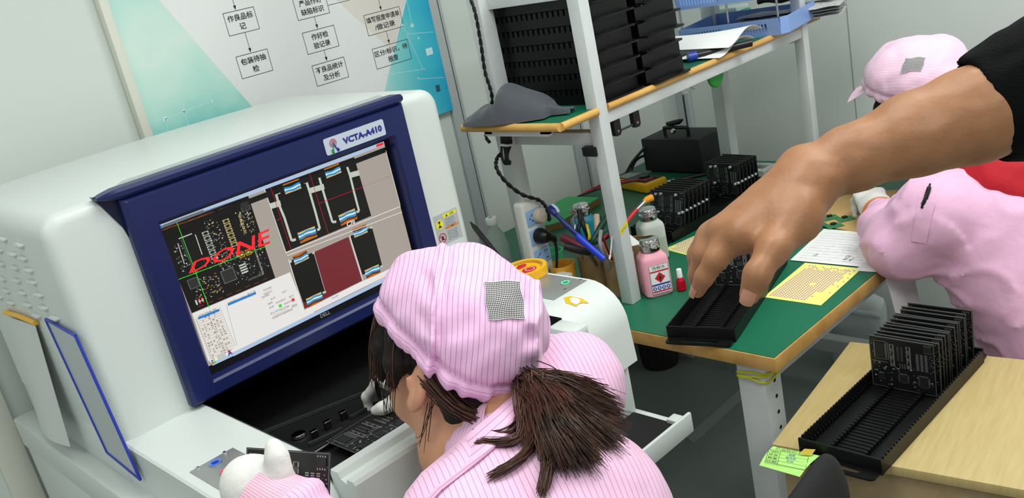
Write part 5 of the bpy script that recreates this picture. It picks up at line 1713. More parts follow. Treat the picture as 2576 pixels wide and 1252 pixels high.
for i, (x, y) in enumerate(cen):
    c0 = oz(x, y, ZS + .0025)
    t = thing('small_circuit_board', gl_[i], 'circuit board', c0, group='small green circuit boards on the cardboard')
    a = math.radians(-42 + 3 * i % 7)
    ua, va = A(math.cos(a), math.sin(a), 0), A(-math.sin(a), math.cos(a), 0)
    MB().obox(c0 - ua * .020 - va * .016, ua * .040, va * .032, (0, 0, .0016), PCG).build('board', t)
    mb = MB(); cc = Cv(mb, c0 + A(0, 0, .0016), ua, va, (0, 0, 1))
    mb.obox(c0 - ua * .004 + va * .003 + A(0, 0, .0016), ua * .012, va * .010, (0, 0, .004), BLACKG)
    r_ = random.Random(i)
    for _ in range(14):
        p, q = r_.uniform(-.017, .017), r_.uniform(-.013, .013); cc.rect(p, q, p + r_.uniform(.001, .004), q + .0012, PCGS, 1)
    mb.build('components', t, smooth=0)
# ------------------------------------------------------------------ under the bench
RIB = mat('ribbed_dark', (40, 38, 36), .7)
bc0 = A(2.395, 2.09, 0)
wbk = thing('waste_bin', 'dark ribbed waste bin on the floor under the green bench', 'bin', bc0)
mb = MB(); rings = []
for h_, r_ in ((0.001, .062), (.02, .066), (.30, .078), (.30, .072), (.02, .060)):
    rings.append([bc0 + A((r_ + .004 * (i % 2)) * math.cos(2 * PI * i / 72), (r_ + .004 * (i % 2)) * math.sin(2 * PI * i / 72), h_) for i in range(72)])
mb.loft(rings, RIB); mb.build('body', wbk, smooth=20)
JUGM = mat('translucent_jug', (222, 228, 228), .35, trans=.08, ior=1.2)
j0 = A(2.66, 1.43, 0)
jg = thing('plastic_jug', 'translucent white plastic jug with a moulded grip on the floor beyond the bench', 'jug', j0)
ua, va = nrm(A(.35, -.95, 0)), nrm(A(.95, .35, 0))
MB().rbox_v(j0 + A(0, 0, .001), ua, va, [(.082, .055, 0), (.09, .062, .01), (.09, .062, .20), (.085, .058, .225), (.06, .04, .245), (.03, .03, .25)], JUGM, 5, 4).build('body', jg)
MB().tube(dense([j0 - ua * .01 - va * .045 + A(0, 0, .235), j0 + ua * .0 - va * .064 + A(0, 0, .225), j0 + ua * .06 - va * .064 + A(0, 0, .215), j0 + ua * .07 - va * .05 + A(0, 0, .20)], 5), .010, JUGM, 10).build('grip', jg)
MB().lathe(j0 + A(0, 0, .249), (0, 0, 1), [(.022, 0), (.022, .02), (.0001, .021)], PAPER, 24).build('cap', jg)
# ------------------------------------------------------------------ holders on the machine's left flank
SHEETG = mat('clear_grey_sheet', (178, 184, 188), .25)
FRB = mat('royal_blue_frame', (36, 58, 170), .4)
XL = .3845
dh = thing('document_holder', 'grey document holder with a royal blue frame on the left flank of the machine', 'document holder', A(XL, 1.63, .88))
dq = [ox(*p, XL) for p in ((118, 801), (193, 843), (356, 1204), (273, 1136))]
MB().prism(dq, (-.002, 0, 0), SHEETG).build('sheet', dh)
mb = MB()
for a, b in zip(dq, dq[1:] + dq[:1]):
    mb.tube([a + A(-.002, 0, 0), b + A(-.002, 0, 0)], .0026, FRB, 8)
mb.build('frame', dh, 'royal blue frame')
dh2 = thing('document_sleeve', 'clear plastic sleeve with a yellow top edge behind the blue-framed holder', 'document holder', A(XL - .004, 1.83, .9))
MB().sheet(lambda u, v: A(XL - .003 - .020 * v - .010 * v * math.sin(u * 3), 1.925 - .18 * u + .0 * v, 1.125 - .235 * v + .01 * u), 8, 10, mat('milky_sleeve', (206, 210, 208), .25), .001).build('sleeve', dh2)
MB().tube([A(XL - .003, 1.93, 1.133), A(XL - .004, 1.84, 1.14), A(XL - .003, 1.735, 1.142)], .0045, YELLOW, 8).build('edge', dh2, 'yellow edge clip')
# ------------------------------------------------------------------ front right: label card and chair
NOTE = mat('lime_paper', (172, 226, 118), .7)
nt_ = thing('product_card', 'lime green handwritten card taped to the long black tray on the side table', 'card', oz(1990, 1150, .655))
nq = [od(1945, 1122, 1.632), od(2063, 1146, 1.600), od(2012, 1199, 1.560), od(1910, 1170, 1.595)]
mb = MB()
mb.sheet(lambda u, v: (nq[0] * (1 - u) + nq[1] * u) * (1 - v) + (nq[3] * (1 - u) + nq[2] * u) * v + A(0, 0, .004 * math.sin(PI * v)), 6, 6, NOTE, .0005)
mb.build('card', nt_)
mb = MB()
uu = nrm(nq[1] - nq[0]); vv = nq[0] - nq[3]; vv = nrm(vv - uu * np.dot(vv, uu)); nn = np.cross(uu, vv)
off = nn * (.0045 if np.dot(nn, CF) < 0 else -.0045)
cc = Cv(mb, nq[3] + off, uu, vv, nrm(off))
W_, H_ = np.linalg.norm(nq[1] - nq[0]), abs(np.dot(nq[0] - nq[3], vv))
cc.text('产品标识卡', W_ * .52, H_ * .86, H_ * .13, INK, 1, width=W_ * .55)
cc.frame(W_ * .1, H_ * .12, W_ * .95, H_ * .76, .0006, INK, 1); cc.line((W_ * .36, H_ * .12), (W_ * .36, H_ * .76), .0006, INK, 1)
for k, (a, b) in enumerate((('产品型号', '油烟'), ('状态', '接收板'), ('数量', '已测'), ('日期', ''))):
    y = H_ * (.68 - .155 * k); cc.line((W_ * .1, y - H_ * .075), (W_ * .95, y - H_ * .075), .0004, INK, 1)
    cc.text(a, W_ * .23, y, H_ * .085, INK, 1, width=W_ * .2); cc.text(b, W_ * .6, y, H_ * .10, INKB, 1, rot=.05) if b else None
mb.build('lettering', nt_, 'printed form with handwriting', smooth=0)
MB().add([od(2024, 1128, 1.60), od(2052, 1130, 1.60), od(2040, 1146, 1.597), od(2010, 1140, 1.60)], [(0, 1, 2, 3)], mat('amber_tape', (220, 190, 60), .4)).build('tape', nt_, 'piece of amber tape')
ch = thing('office_chair', 'black padded chair back in the bottom right foreground', 'chair', A(.86, .45, 0))
CHM = mat('black_mesh_fabric', (22, 22, 24), .75, bump=(900, .5))
cs_ = Sdf(.012)
ca, cb_ = od(2082, 1176, 1.30), od(1900, 1300, 1.13)
cd_ = nrm(A((cb_ - ca)[0], (cb_ - ca)[1], 0)); cn_ = nrm(A(-cd_[1], cd_[0], 0))
cb_ = ca + cd_ * .36
for k in range(10):
    z0_ = k * .035
    tk = .036 if k else .030
    e_ = .012 if k == 0 else 0
    cs_.cone(ca + cd_ * e_ - A(0, 0, z0_ + .004), cb_ - cd_ * e_ - A(0, 0, z0_ + .004), tk, tk, k=.03, flat=(cn_, .55))
sdf_obj(cs_, .006, CHM, 'backrest', ch, None, 1)
cm = (ca + cb_) / 2
side_ = cn_ if np.dot(cn_, A(0, -1, 0)) > 0 else -cn_
sc_ = cm + side_ * .31 + A(.04, 0, 0)
MB().lathe(A(sc_[0], sc_[1], .43), (0, 0, 1), [(.16, 0), (.185, .012), (.185, .045), (.16, .06), (.0001, .062)], CHM, 36).build('seat', ch)
MB().tube(dense([cm - A(0, 0, .30) , A(cm[0], cm[1], .46), cm * .4 + sc_ * .6 - A(0, 0, (cm * .4 + sc_ * .6)[2] - .425), A(sc_[0], sc_[1], .425)], 5), .014, BLACKG, 10).build('back_stem', ch)
MB().cyl((sc_[0], sc_[1], .07), (sc_[0], sc_[1], .43), .024, BLACKG, 16).build('gas_column', ch)
for i in range(5):
    a = 2 * PI * i / 5
    e_ = A(sc_[0] + .21 * math.cos(a), sc_[1] + .21 * math.sin(a), .055)
    MB().tube([A(sc_[0], sc_[1], .085), e_], [.02, .013], BLACKG, 8).build('base_spoke', ch)
    MB().cyl(e_ - A(0, .012, .028), e_ + A(0, .012, -.028), .026, BLACK, 14).build('caster', ch)
# ------------------------------------------------------------------ people
SKIN = mat('skin_light', (214, 160, 128), .55, sss=.12, bump=(180, .08), var=(14, (204, 146, 114)))
SKIN2 = mat('skin_tan', (156, 108, 74), .5, sss=.05, bump=(260, .10), var=(22, (144, 97, 64)))
NAIL = mat('finger_nail', (172, 122, 98), .35)
HAIRM = mat('brown_hair', (44, 26, 18), .34, var=(45, (84, 50, 34)))
HAIRD = mat('dark_hair', (32, 24, 21), .62, spec=.25, var=(70, (20, 16, 15)))
HAIRC = mat('hair_core', (36, 22, 16), .85, spec=.1)
PINK = stripe_mat('pink_striped_cloth', (236, 188, 219), (164, 126, 160), .0075, .0007)
PINKC = stripe_mat('pink_cap_cloth', (236, 187, 224), (160, 120, 160), .0070, .0007, bump=(35, .35))
PINKB = stripe_mat('pink_cap_cloth_pale', (243, 200, 225), (214, 170, 205), .0060, .0007, bump=(35, .35))
PINK2 = stripe_mat('pink_work_cloth', (228, 178, 210), (225, 174, 207), .0050, .0006, bump=(40, .3))
CUFFM = stripe_mat('pink_cuff_knit', (236, 188, 208), (208, 156, 180), .0032, .0012)
GLOVE = mat('white_knit_glove', (226, 224, 220), .8, bump=(900, .35), sheen=.2)
EYEW = mat('eye', (235, 232, 226), .3)


def rot3(y, p, r):
    y, p, r = map(math.radians, (y, p, r))
    cy_, sy = math.cos(y), math.sin(y); cp, sp = math.cos(p), math.sin(p); cr, sr = math.cos(r), math.sin(r)
    Zm = np.array([[cy_, -sy, 0], [sy, cy_, 0], [0, 0, 1]]); Xm = np.array([[1, 0, 0], [0, cp, -sp], [0, sp, cp]]); Ym = np.array([[cr, 0, sr], [0, 1, 0], [-sr, 0, cr]])
    return Zm @ Xm @ Ym


class Frame:
    """head frame: x right, y face direction, z up (metres)"""
    def __init__(s, c, y, p, r):
        s.c, s.M = np.asarray(c, float), rot3(y, p, r)

    def w(s, q):
        return s.c + s.M @ np.asarray(q, float)

    def d(s, q):
        return s.M @ np.asarray(q, float)

    def l(s, P):
        return (P - s.c) @ s.M


def head_sdf(F, ears=True):
    """one continuous head and neck"""
    s = Sdf(.018)
    ax = F.M.T
    s.ball(F.w((0, -.012, .02)), (.074, .092, .088), axes=ax)
    s.ball(F.w((0, .034, -.035)), (.057, .058, .075), axes=ax)
    s.ball(F.w((0, .040, -.085)), (.044, .048, .034), axes=ax)
    s.ball(F.w((0, .076, -.104)), .015)
    s.cone(F.w((0, .088, .0)), F.w((0, .108, -.040)), .006, .011, k=.008)
    for x in (-1, 1):
        s.ball(F.w((.012 * x, .098, -.044)), .008, k=.006)
        s.cone(F.w((.012 * x, .086, .012)), F.w((.045 * x, .070, .010)), .007, .006, k=.008)
        s.ball(F.w((.031 * x, .098, -.004)), .013, k=.008, op='-')
        s.ball(F.w((.031 * x, .080, -.005)), .0125, k=.003)
        s.ball(F.w((.047 * x, .052, -.038)), .018, k=.015)
    s.ball(F.w((0, .090, -.065)), (.021, .009, .006), k=.005, axes=ax)
    s.ball(F.w((0, .088, -.076)), (.018, .009, .006), k=.005, axes=ax)
    for x in (-1, 1):
        e = rot3(-18 * x, 0, 0)
        s.ball(F.w((.078 * x, -.016, -.026)), (.010, .021, .034), k=.005, axes=(F.M @ rot3(24 * x, 8, 0)).T)
        s.ball(F.w((.075 * x, -.008, -.055)), (.008, .011, .013), k=.006, axes=ax)
        s.ball(F.w((.089 * x, -.014, -.024)), (.006, .010, .019), k=.004, op='-', axes=(F.M @ rot3(24 * x, 8, 0)).T)
        s.cone(F.w((.083 * x, .000, -.020)), F.w((.081 * x, -.001, -.032)), .004, .004, k=.004)
    return s


def cap_sdf(F, puff=1.0, seed=0.0, dz=0.0, zs=1.0):
    s = Sdf(.03)
    ax = F.M.T
    s.ball(F.w((0, -.012, .040 + dz)), (.100 * puff, .108, .090 * zs), axes=ax)
    s.ball(F.w((0, -.062, .016 + dz)), (.094 * puff, .070, .072 * zs), k=.05, axes=ax)
    s.ball(F.w((0, .038, .045 + dz)), (.085 * puff, .066, .062 * zs), k=.04, axes=ax)
    return s


def cap_disp(F, seed, rimn, rim0, sdir, seams):
    def f(P):
        L = F.l(P)
        hgt = (L - rim0) @ rimn             # height above the rim plane
        ang = np.arctan2(L[..., 0], L[..., 1])
        g = np.exp(-np.maximum(hgt, 0) / .028)
        r = .0026 * g * np.sin(ang * 17 + 3 * np.sin(ang * 3 + seed)) + .0014 * g * np.sin(ang * 41 + seed)
        r = r - .007 * np.exp(-((hgt - .024) / .006) ** 2) + .004 * np.exp(-((hgt - .006) / .012) ** 2)          # gathered line above the band
        r = r + .0065 * noise3(L, 24, seed) + .0022 * noise3(L, 62, seed + 2)
        q = (P - F.c) @ sdir + .0022 * np.sin(L[..., 2] * 95 + L[..., 0] * 60)
        for xs in seams:
            r = r + .0060 * np.exp(-((q - xs) / .0040) ** 2) - .0045 * np.exp(-((q - xs - .010) / .006) ** 2) + .0035 * np.sin(L[..., 2] * 150) * np.exp(-((q - xs + .012) / .012) ** 2)
        return r
    return f


def march(field, o, d, t0, t1, n=400):
    ts = np.linspace(t0, t1, n)
    v = field(o + d * ts[:, None])
    i = np.flatnonzero(v < 0)
    return o + d * ts[i[0]] if len(i) else None


VENTL = mat('vent_thread', (206, 202, 204), .7)
VENTB = mat('vent_dark', (26, 24, 26), .8)


def cap_with_vent(F, parent, mt, seed, quad, trange, puff, nn, vox=.0032, lab=None, sdir=A(1, 0, 0), dz=0.0, zs=1.0, seams=()):
    cs = cap_sdf(F, puff, seed, dz, zs)
    p0, p1 = A(0, .092, .024 + dz), A(0, -.118, -.052 + dz)
    rimn = nrm(np.cross(A(1, 0, 0), p0 - p1))
    if rimn[2] < 0:
        rimn = -rimn
    cs.cut(F.w(p0), F.d(-rimn))
    dis = cap_disp(F, seed, rimn, p0, sdir, seams)
    bandm = PINKB

    def su(V_):
        L = F.l(V_)
        hgt = (L - p0) @ rimn
        return np.where(hgt < .021, hgt * 1.2, (V_ - F.c) @ sdir + .0025 * noise3(L, 18, seed) + 2)
    sdf_obj(cs, vox, mt, 'cap', parent, dis, 1, lab, su)
    fld = lambda P: cs.field(P) - dis(P)
    n1, n2 = nn
    G = []
    q = [A(*p) for p in quad]
    for j in range(n2 + 1):
        row = []
        for i in range(n1 + 1):
            u, v = i / n1, j / n2
            px = (q[0] * (1 - u) + q[1] * u) * (1 - v) + (q[3] * (1 - u) + q[2] * u) * v
            px = px + A(2.5 * math.sin(v * 9 + u * 3), 2.0 * math.sin(u * 8))
            h_ = march(fld, CAM, ray(*px), *trange)
            row.append(h_)
        G.append(row)
    G = np.array(G, float)
    for _ in range(6):
        H = G.copy()
        H[1:-1] = .5 * G[1:-1] + .25 * (G[:-2] + G[2:])
        G = H.copy()
        G[:, 1:-1] = .5 * H[:, 1:-1] + .25 * (H[:, :-2] + H[:, 2:])
    G = G - nrm(ray(*q[0])) * .0032
    nz_ = -nrm(ray(*q[0]))
    mb = MB()
    k = n1 + 1
    mb.add(G.reshape(-1, 3), [(j * k + i, j * k + i + 1, (j + 1) * k + i + 1, (j + 1) * k + i) for j in range(n2) for i in range(n1)], VENTB)
    up = nz_ * .0006
    for j in range(0, n2 + 1):
        for i in range(n1):
            a, b = G[j, i] + up, G[j, i + 1] + up
            dv = (G[min(j + 1, n2), i] - G[max(j - 1, 0), i]) * (.14 if 0 < j < n2 else .4)
            mb.add([a - dv / 2, b - dv / 2, b + dv / 2, a + dv / 2], [(0, 1, 2, 3)], VENTL)
    for i in range(0, n1 + 1):
        for j in range(n2):
            a, b = G[j, i] + up, G[j + 1, i] + up
            du = (G[j, min(i + 1, n1)] - G[j, max(i - 1, 0)]) * (.14 if 0 < i < n1 else .4)
            mb.add([a - du / 2, a + du / 2, b + du / 2, b - du / 2], [(0, 1, 2, 3)], VENTL)
    mb.build('cap_vent', parent, 'square black and grey mesh vent', smooth=80)


def hand_sdf(s, wrist, y, z, side, curl, thumb, sc=1.0, k=.006, spread=.06, palm=True):
    """hand grown into an Sdf. y: wrist->knuckles, z: back of the hand, side: +1 right hand, -1 left hand.
    curl: four (mcp, pip, dip) bends in degrees, index first. thumb: list of world points or None. returns finger tips"""
    y = nrm(y); z = nrm(z - y * np.dot(z, y))
    x = np.cross(z, y) * side            # towards the thumb
    W = lambda a, b, c_: wrist + sc * (x * a + y * b + z * c_)
    if palm:
        for a, b, r0, r1 in ((.024, .088, .017, .0125), (.006, .091, .018, .0125), (-.012, .086, .017, .0118), (-.028, .078, .015, .0108)):
            s.cone(W(a * .55, .012, -.002), W(a, b, 0), r0 * sc, r1 * sc, k=.012 * sc, flat=(z, .82))
        s.cone(W(.014, .02, -.008), W(.020, .06, -.010), .015 * sc, .013 * sc, k=.012 * sc)
        s.cone(W(-.022, .02, -.008), W(-.026, .06, -.008), .013 * sc, .011 * sc, k=.012 * sc)
    tips = []
    base = [(.025, .090), (.006, .094), (-.013, .089), (-.030, .080)]
    lens = [(.043, .026, .021), (.047, .030, .022), (.044, .028, .021), (.034, .021, .019)]
    rad = [(.0100, .0088, .0080, .0066), (.0102, .0090, .0082, .0068), (.0096, .0085, .0077, .0064), (.0085, .0076, .0068, .0056)]
    for f in range(4):
        p = W(base[f][0], base[f][1], -.001)
        sp = spread * (1.2 - .8 * f)
        d = nrm(y + x * sp)
        nz = z.copy()
        ang = 0
        pts = [p]
        for q in range(3):
            ang += math.radians(curl[f][q])
            dd = d * math.cos(ang) - nz * math.sin(ang)
            p = p + dd * lens[f][q] * sc
            pts.append(p)
        s.chain(pts, [r * sc for r in rad[f]], k=k * sc)
        tips.append((pts, dd, d * math.sin(ang) + nz * math.cos(ang)))
    if thumb is not None:
        s.chain(thumb, [.0145 * sc, .0115 * sc, .0105 * sc, .0085 * sc][:len(thumb)], k=.010 * sc)
    return W, tips


# =============================================================== seated operator at the machine
F1 = Frame(A(.708, .988, 1.083) - CU * .016 - CR * .004, 5, 11, 19)
op = thing('person', 'woman in pink striped coat and cap with brown ponytail at the inspection machine', 'person', (.60, .62, 0))
body = head_sdf(F1)
C7 = A(.694, .885, .975)
body.chain([F1.w((0, -.012, -.06)), F1.w((0, -.035, -.13)), C7 + A(.0, -.005, -.02)], [.050, .048, .060], k=.03)
body.chain([C7 + A(0, 0, -.03), A(.60, .66, .60)], [.085, .12], k=.05)
sdf_obj(body, .0034, SKIN, 'body', op, smooth=1)
mb = MB()
for x in (-1, 1):
    mb.lathe(F1.w((.031 * x, .0805, -.005)), F1.d((0, 1, 0)), [(.0120, .001), (.0105, .007), (.0070, .0110), (.0001, .0128)], EYEW, 14)
    mb.lathe(F1.w((.031 * x, .0805, -.005)), F1.d((0, 1, 0)), [(.0055, .0112), (.0040, .0127), (.0001, .0131)], HAIRD, 12)
mb.build('eyes', op)
LS, RS = A(.530, .822, .940), A(.864, .933, .955)
LE, LW = od(980, 1560, 1.0), od(685, 1235, 1.07)
RE, RW = A(.945, 1.075, .860), A(.850, 1.288, .900)
fw = nrm(A(-.3, .95, 0))
ct = Sdf(.04)
ct.cone(A(.60, .60, .52), A(.655, .775, .86), .165, .150, flat=(fw, .80))
ct.cone(A(.655, .775, .86), C7 + A(0, -.005, -.035), .150, .075, k=.06, flat=(fw, .85))
ct.cone(LS, RS, .064, .064, k=.06)
ct.cone(C7 + A(.03, .0, -.06), RS + A(-.02, -.015, -.008), .074, .056, k=.05)
ct.cone(C7 + A(-.03, -.01, -.06), LS + A(.01, -.01, 0), .078, .064, k=.06)
ct.chain([LS, LE], [.066, .062], k=.04)
ct.chain([LE, LE * .24 + LW * .76], [.060, .043], k=.02)
ct.chain([RS, RE], [.066, .056], k=.04)
ct.chain([RE, RE * .10 + RW * .90], [.054, .040], k=.02)
nb = [C7 + A(0, -.005, -.01), F1.w((0, -.034, -.118))]
ct.cone(nb[0] + A(0, 0, -.03), nb[0] * .55 + nb[1] * .45, .078, .067, k=.03)
hole = nrm(nb[1] - nb[0])
ct.cone(nb[0] + hole * .0, nb[0] + hole * .22, .054, .062, k=.006, op='-')
def coat_disp(P):
    r = .0040 * noise3(P, 17, 3) + .0018 * noise3(P, 47, 5)
    for a, b in ((LE, LW), (RE, RW)):
        ba = b - a; t = np.clip(((P - a) @ ba) / (ba @ ba), -.3, 1.2)
        d_ = np.linalg.norm(P - (a + t[..., None] * ba), axis=-1)
        r = r + np.where(d_ < .08, .0035 * np.sin(t * 26 + 40 * P[..., 2]), 0)
    # shoulder yoke seam
    yk = (P - (C7 + A(0, -.05, -.05))) @ nrm(A(.0, .80, .55))
    r = r + .0022 * np.exp(-(yk / .0035) ** 2)
    return r
coatf = lambda P: ct.field(P) - coat_disp(P)
# hair close to the skull and the loose locks
hs = Sdf(.012)
hs.ball(F1.w((0, -.018, .024)), (.080, .096, .092), axes=F1.M.T)
hs.ball(F1.w((0, -.060, -.040)), (.060, .050, .060), k=.02, axes=F1.M.T)
hs.ball(F1.w((0.01, .108, -.055)), (.074, .070, .078), k=.012, op='-', axes=F1.M.T)
hs.ball(F1.w((-.085, -.010, -.040)), (.022, .026, .040), k=.010, op='-', axes=F1.M.T)
hs.ball(F1.w((.085, -.010, -.040)), (.022, .026, .040), k=.010, op='-', axes=F1.M.T)
hs.ball(F1.w((0, -.06, -.135)), (.09, .09, .055), k=.02, op='-', axes=F1.M.T)
hs.chain([F1.w((-.048, .082, .045)), F1.w((-.062, .074, .0)), F1.w((-.066, .066, -.045))], [.022, .017, .006], k=.015)
hs.chain([F1.w((-.072, .040, .03)), F1.w((-.077, .034, -.01)), F1.w((-.076, .030, -.045))], [.020, .014, .004], k=.015)
sdf_obj(hs, .0034, HAIRD, 'hair', op, lambda P: .0012 * np.sin(F1.l(P)[..., 0] * 900 + 60 * F1.l(P)[..., 2]), 1, 'dark hair close to the head')
rs = random.Random(11)
def lock(mb, pts, n, spread, r, m_, wig=.004, tipr=.0005):
    pts = [A(*p) for p in pts]
    for _ in range(n):
        o0 = A(*[rs.gauss(0, spread[0]) for _ in range(3)]); o1 = A(*[rs.gauss(0, spread[1]) for _ in range(3)])
        cut_ = rs.uniform(.90, 1.0)
        path = []
        K = 12
        ph = rs.uniform(0, 6)
        for i in range(K + 1):
            t = i / K * cut_ * (len(pts) - 1)
            j = min(int(t), len(pts) - 2); u = t - j
            a = pts[max(j - 1, 0)]; b = pts[j]; c_ = pts[j + 1]; d = pts[min(j + 2, len(pts) - 1)]
            p = .5 * ((2 * b) + (c_ - a) * u + (2 * a - 5 * b + 4 * c_ - d) * u * u + (3 * b - a - 3 * c_ + d) * u ** 3)
            w_ = i / K
            p = p + o0 * (1 - w_) + o1 * w_ + A(math.sin(ph + w_ * 4), math.cos(ph + w_ * 3), math.sin(ph * 2 + w_ * 3)) * wig * w_
            path.append(p)
        rr = r * rs.uniform(.7, 1.2)
        mb.tube(path, [rr * (.8 if i == 0 else 1 - .85 * (i / K) ** 2.2) + tipr for i in range(K + 1)], m_, 5)
mb = MB()
fl = F1.w
lock(mb, [fl((-.050, .080, .035)), fl((-.058, .082, -.02)), fl((-.055, .074, -.075))], 9, (.005, .004), .00045, HAIRD, .004, .0002)
lock(mb, [fl((-.072, .040, .03)), fl((-.082, .036, -.02)), fl((-.074, .040, -.075)), fl((-.060, .045, -.10))], 10, (.006, .006), .00045, HAIRD, .004, .0002)
lock(mb, [fl((-.070, -.035, -.04)), fl((-.070, -.030, -.09)), fl((-.062, -.020, -.11))], 5, (.004, .006), .0004, HAIRD, .004, .0002)
lock(mb, [fl((-.050, .086, .055)), fl((-.068, .082, .005)), fl((-.070, .072, -.050))], 110, (.0075, .0045), .0008, HAIRM, .002, .0002)
lock(mb, [fl((-.078, .040, .035)), fl((-.084, .034, -.01)), fl((-.081, .030, -.046))], 60, (.006, .004), .0008, HAIRM, .002, .0002)
lock(mb, [fl((-.080, -.035, -.008)), fl((-.067, -.075, -.038)), fl((-.030, -.112, -.055)), fl((.0, -.122, -.060))], 130, (.006, .006), .0008, HAIRM, .002, .0002)
mb.build('side_lock', op, 'loose brown locks beside the ear', smooth=80)
# ponytail
def pt(px, py, lift):
    """point `lift` metres in front of the coat on the way to the camera"""
    h_ = march(coatf, CAM, ray(px, py), .8, 1.7)
    if h_ is None:
        h_ = od(px, py, 1.27)
    return h_ - nrm(ray(px, py)) * lift
root = od(1330, 962, 1.222)
mb = MB()
core = Sdf(.03)
core.chain([root + CF * .016, pt(1400, 1010, .014), pt(1450, 1060, .014), pt(1460, 1095, .012)], [.016, .024, .026, .018], k=.03)
core.chain([pt(1385, 990, .014), pt(1475, 1035, .012), pt(1500, 1075, .010)], [.014, .018, .013], k=.03)
V_, Q = core.mesh(.005, lambda P: .0025 * np.sin(P[..., 0] * 500 + P[..., 1] * 350) + .003 * noise3(P, 60), 1)
mb.add(V_, Q.tolist(), HAIRC)
for (mx, my, ex, ey, n, lf) in ((1450, 975, 1545, 1025, 80, .030), (1455, 1005, 1556, 1062, 110, .045), (1440, 1035, 1540, 1115, 120, .055), (1415, 1065, 1495, 1158, 120, .055), (1392, 1075, 1440, 1166, 90, .05),
                                (1430, 962, 1505, 985, 40, .022), (1470, 1050, 1552, 1090, 80, .05), (1372, 1070, 1400, 1165, 60, .04)):
    a, b = A(1330, 962), A(mx, my)
    m1 = a * .5 + b * .5 + A(4, -10)
    lock(mb, [root - CF * .004, pt(m1[0], m1[1], lf + .012), pt(mx, my, lf + .014), pt(ex, ey, lf * .35)], int(n * 4), (.0070, .0085), .0007, HAIRM, .0016, .0002)
lock(mb, [root - CF * .01, pt(1342, 1050, .03), pt(1378, 1150, .018), pt(1362, 1245, .012)], 100, (.007, .003), .0008, HAIRM, .002, .0003)
lock(mb, [root - CF * .01, pt(1325, 1040, .03), pt(1330, 1130, .016), pt(1228, 1200, .010)], 72, (.007, .0025), .0008, HAIRM, .002, .0003)
lock(mb, [root - CF * .01, pt(1312, 1030, .03), pt(1300, 1105, .016), pt(1197, 1112, .008)], 56, (.006, .0025), .0008, HAIRM, .002, .0003)
lock(mb, [root - CF * .01, pt(1310, 1050, .02), pt(1268, 1088, .012), pt(1200, 1085, .008)], 12, (.005, .003), .0009, HAIRM, .003)
mb.build('ponytail', op, 'brown ponytail with loose ends', smooth=80)
cap_with_vent(F1, op, PINKC, 1.0, [(1218, 708), (1308, 706), (1322, 799), (1228, 803)], (.7, 1.6), 1.0, (21, 20), lab='pink striped bouffant cap', sdir=nrm(CR * .99 - CU * .06), dz=.026, seams=(-0.0209, 0.1166))
# coat
def su_coat(V_):
    out = (V_ - C7) @ nrm(CR * .93 + CU * .30 + CF * .2)
    res = out.copy()
    for a, b, lim in ((LE, LW, .068), (RE, RW, .062)):
        ba = b - a; t = ((V_ - a) @ ba) / (ba @ ba)
        q = V_ - (a + np.clip(t, 0, 1)[:, None] * ba)
        d_ = np.linalg.norm(q, axis=1)
        e1 = nrm(np.cross(ba, (0, 0, 1))); e2 = nrm(np.cross(ba, e1))
        an = np.arctan2(q @ e2, q @ e1) * .052
        res = np.where((d_ < lim) & (t > -.02), an, res)
    nbd = V_ - nb[0]
    tt = nbd @ hole
    rr = np.linalg.norm(nbd - tt[:, None] * hole, axis=1)
    res = np.where((tt > .012) & (rr < .085), tt + 1.0, res)
    return res
sdf_obj(ct, .0055, PINK, 'coat', op, coat_disp, 1, 'pink coat with thin vertical stripes', su_coat)
# folded collar
def collar(parent, c0, ax, r, hgt, m_, wid=.012, tilt=None, name='collar', arc=(0, 2 * PI), drop=None):
    ax = nrm(ax)
    a = nrm(np.cross(ax, (0, 1, 0))); b = np.cross(ax, a)
    mb = MB(); sv = []
    n = 64
    rings = []
    for i in range(n + 1):
        th = arc[0] + (arc[1] - arc[0]) * i / n
        d = a * math.cos(th) + b * math.sin(th)
        ln = hgt * (1 + (drop(th) if drop else 0))
        wv = .0015 * math.sin(th * 7)
        prof = [(r - .004, .0), (r - .002, hgt * .7), (r + .002, hgt * .92), (r + .008, hgt * .92), (r + .013 + wv, hgt * .55), (r + .019 + wv, hgt * .55 - ln * .55), (r + .017 + wv, hgt * .55 - ln * .57), (r + .008, hgt * .5)]
        rings.append([c0 + d * p + ax * q for p, q in prof])
        sv.extend([q * 1.0 + 3 for p, q in prof])
    mb.loft(rings, m_, True, True)
    mb.attr = sv
    return mb.build(name, parent, smooth=50)
collar(op, nb[0] + hole * .012, hole, .060, .040, PINK, drop=lambda th: .35 * (1 + math.sin(th * 1 + .6)))
inn_ = [(1385, 985), (1340, 978), (1303, 985), (1245, 1036), (1182, 1090), (1120, 1142), (1062, 1190), (1022, 1240), (1000, 1290)]
out_ = [(1400, 1015), (1362, 1012), (1335, 1022), (1292, 1078), (1232, 1134), (1168, 1184), (1108, 1230), (1062, 1280), (1040, 1330)]
def onc(p, lift):
    h_ = march(coatf, CAM, ray(*p), .7, 1.8)
    if h_ is None:
        h_ = od(p[0], p[1], 1.2)
    return h_ - nrm(ray(*p)) * lift
GI, GO = [onc(p, .016) for p in inn_], [onc(p, .009) for p in out_]
def cflap(u, v):
    t = u * (len(GI) - 1); i = min(int(t), len(GI) - 2); f = t - i
    a = GI[i] * (1 - f) + GI[i + 1] * f; b = GO[i] * (1 - f) + GO[i + 1] * f
    return a * (1 - v) + b * v - CF * .005 * math.sin(PI * v)
mb = MB().sheet(cflap, 40, 6, PINK, .003)
mb.attr = [.5 * .0088 + v * .030 for k in range(2) for v in [j / 6 for j in range(7)] for i in range(41)]
mb.build('collar_flap', op, 'folded coat collar', smooth=80)
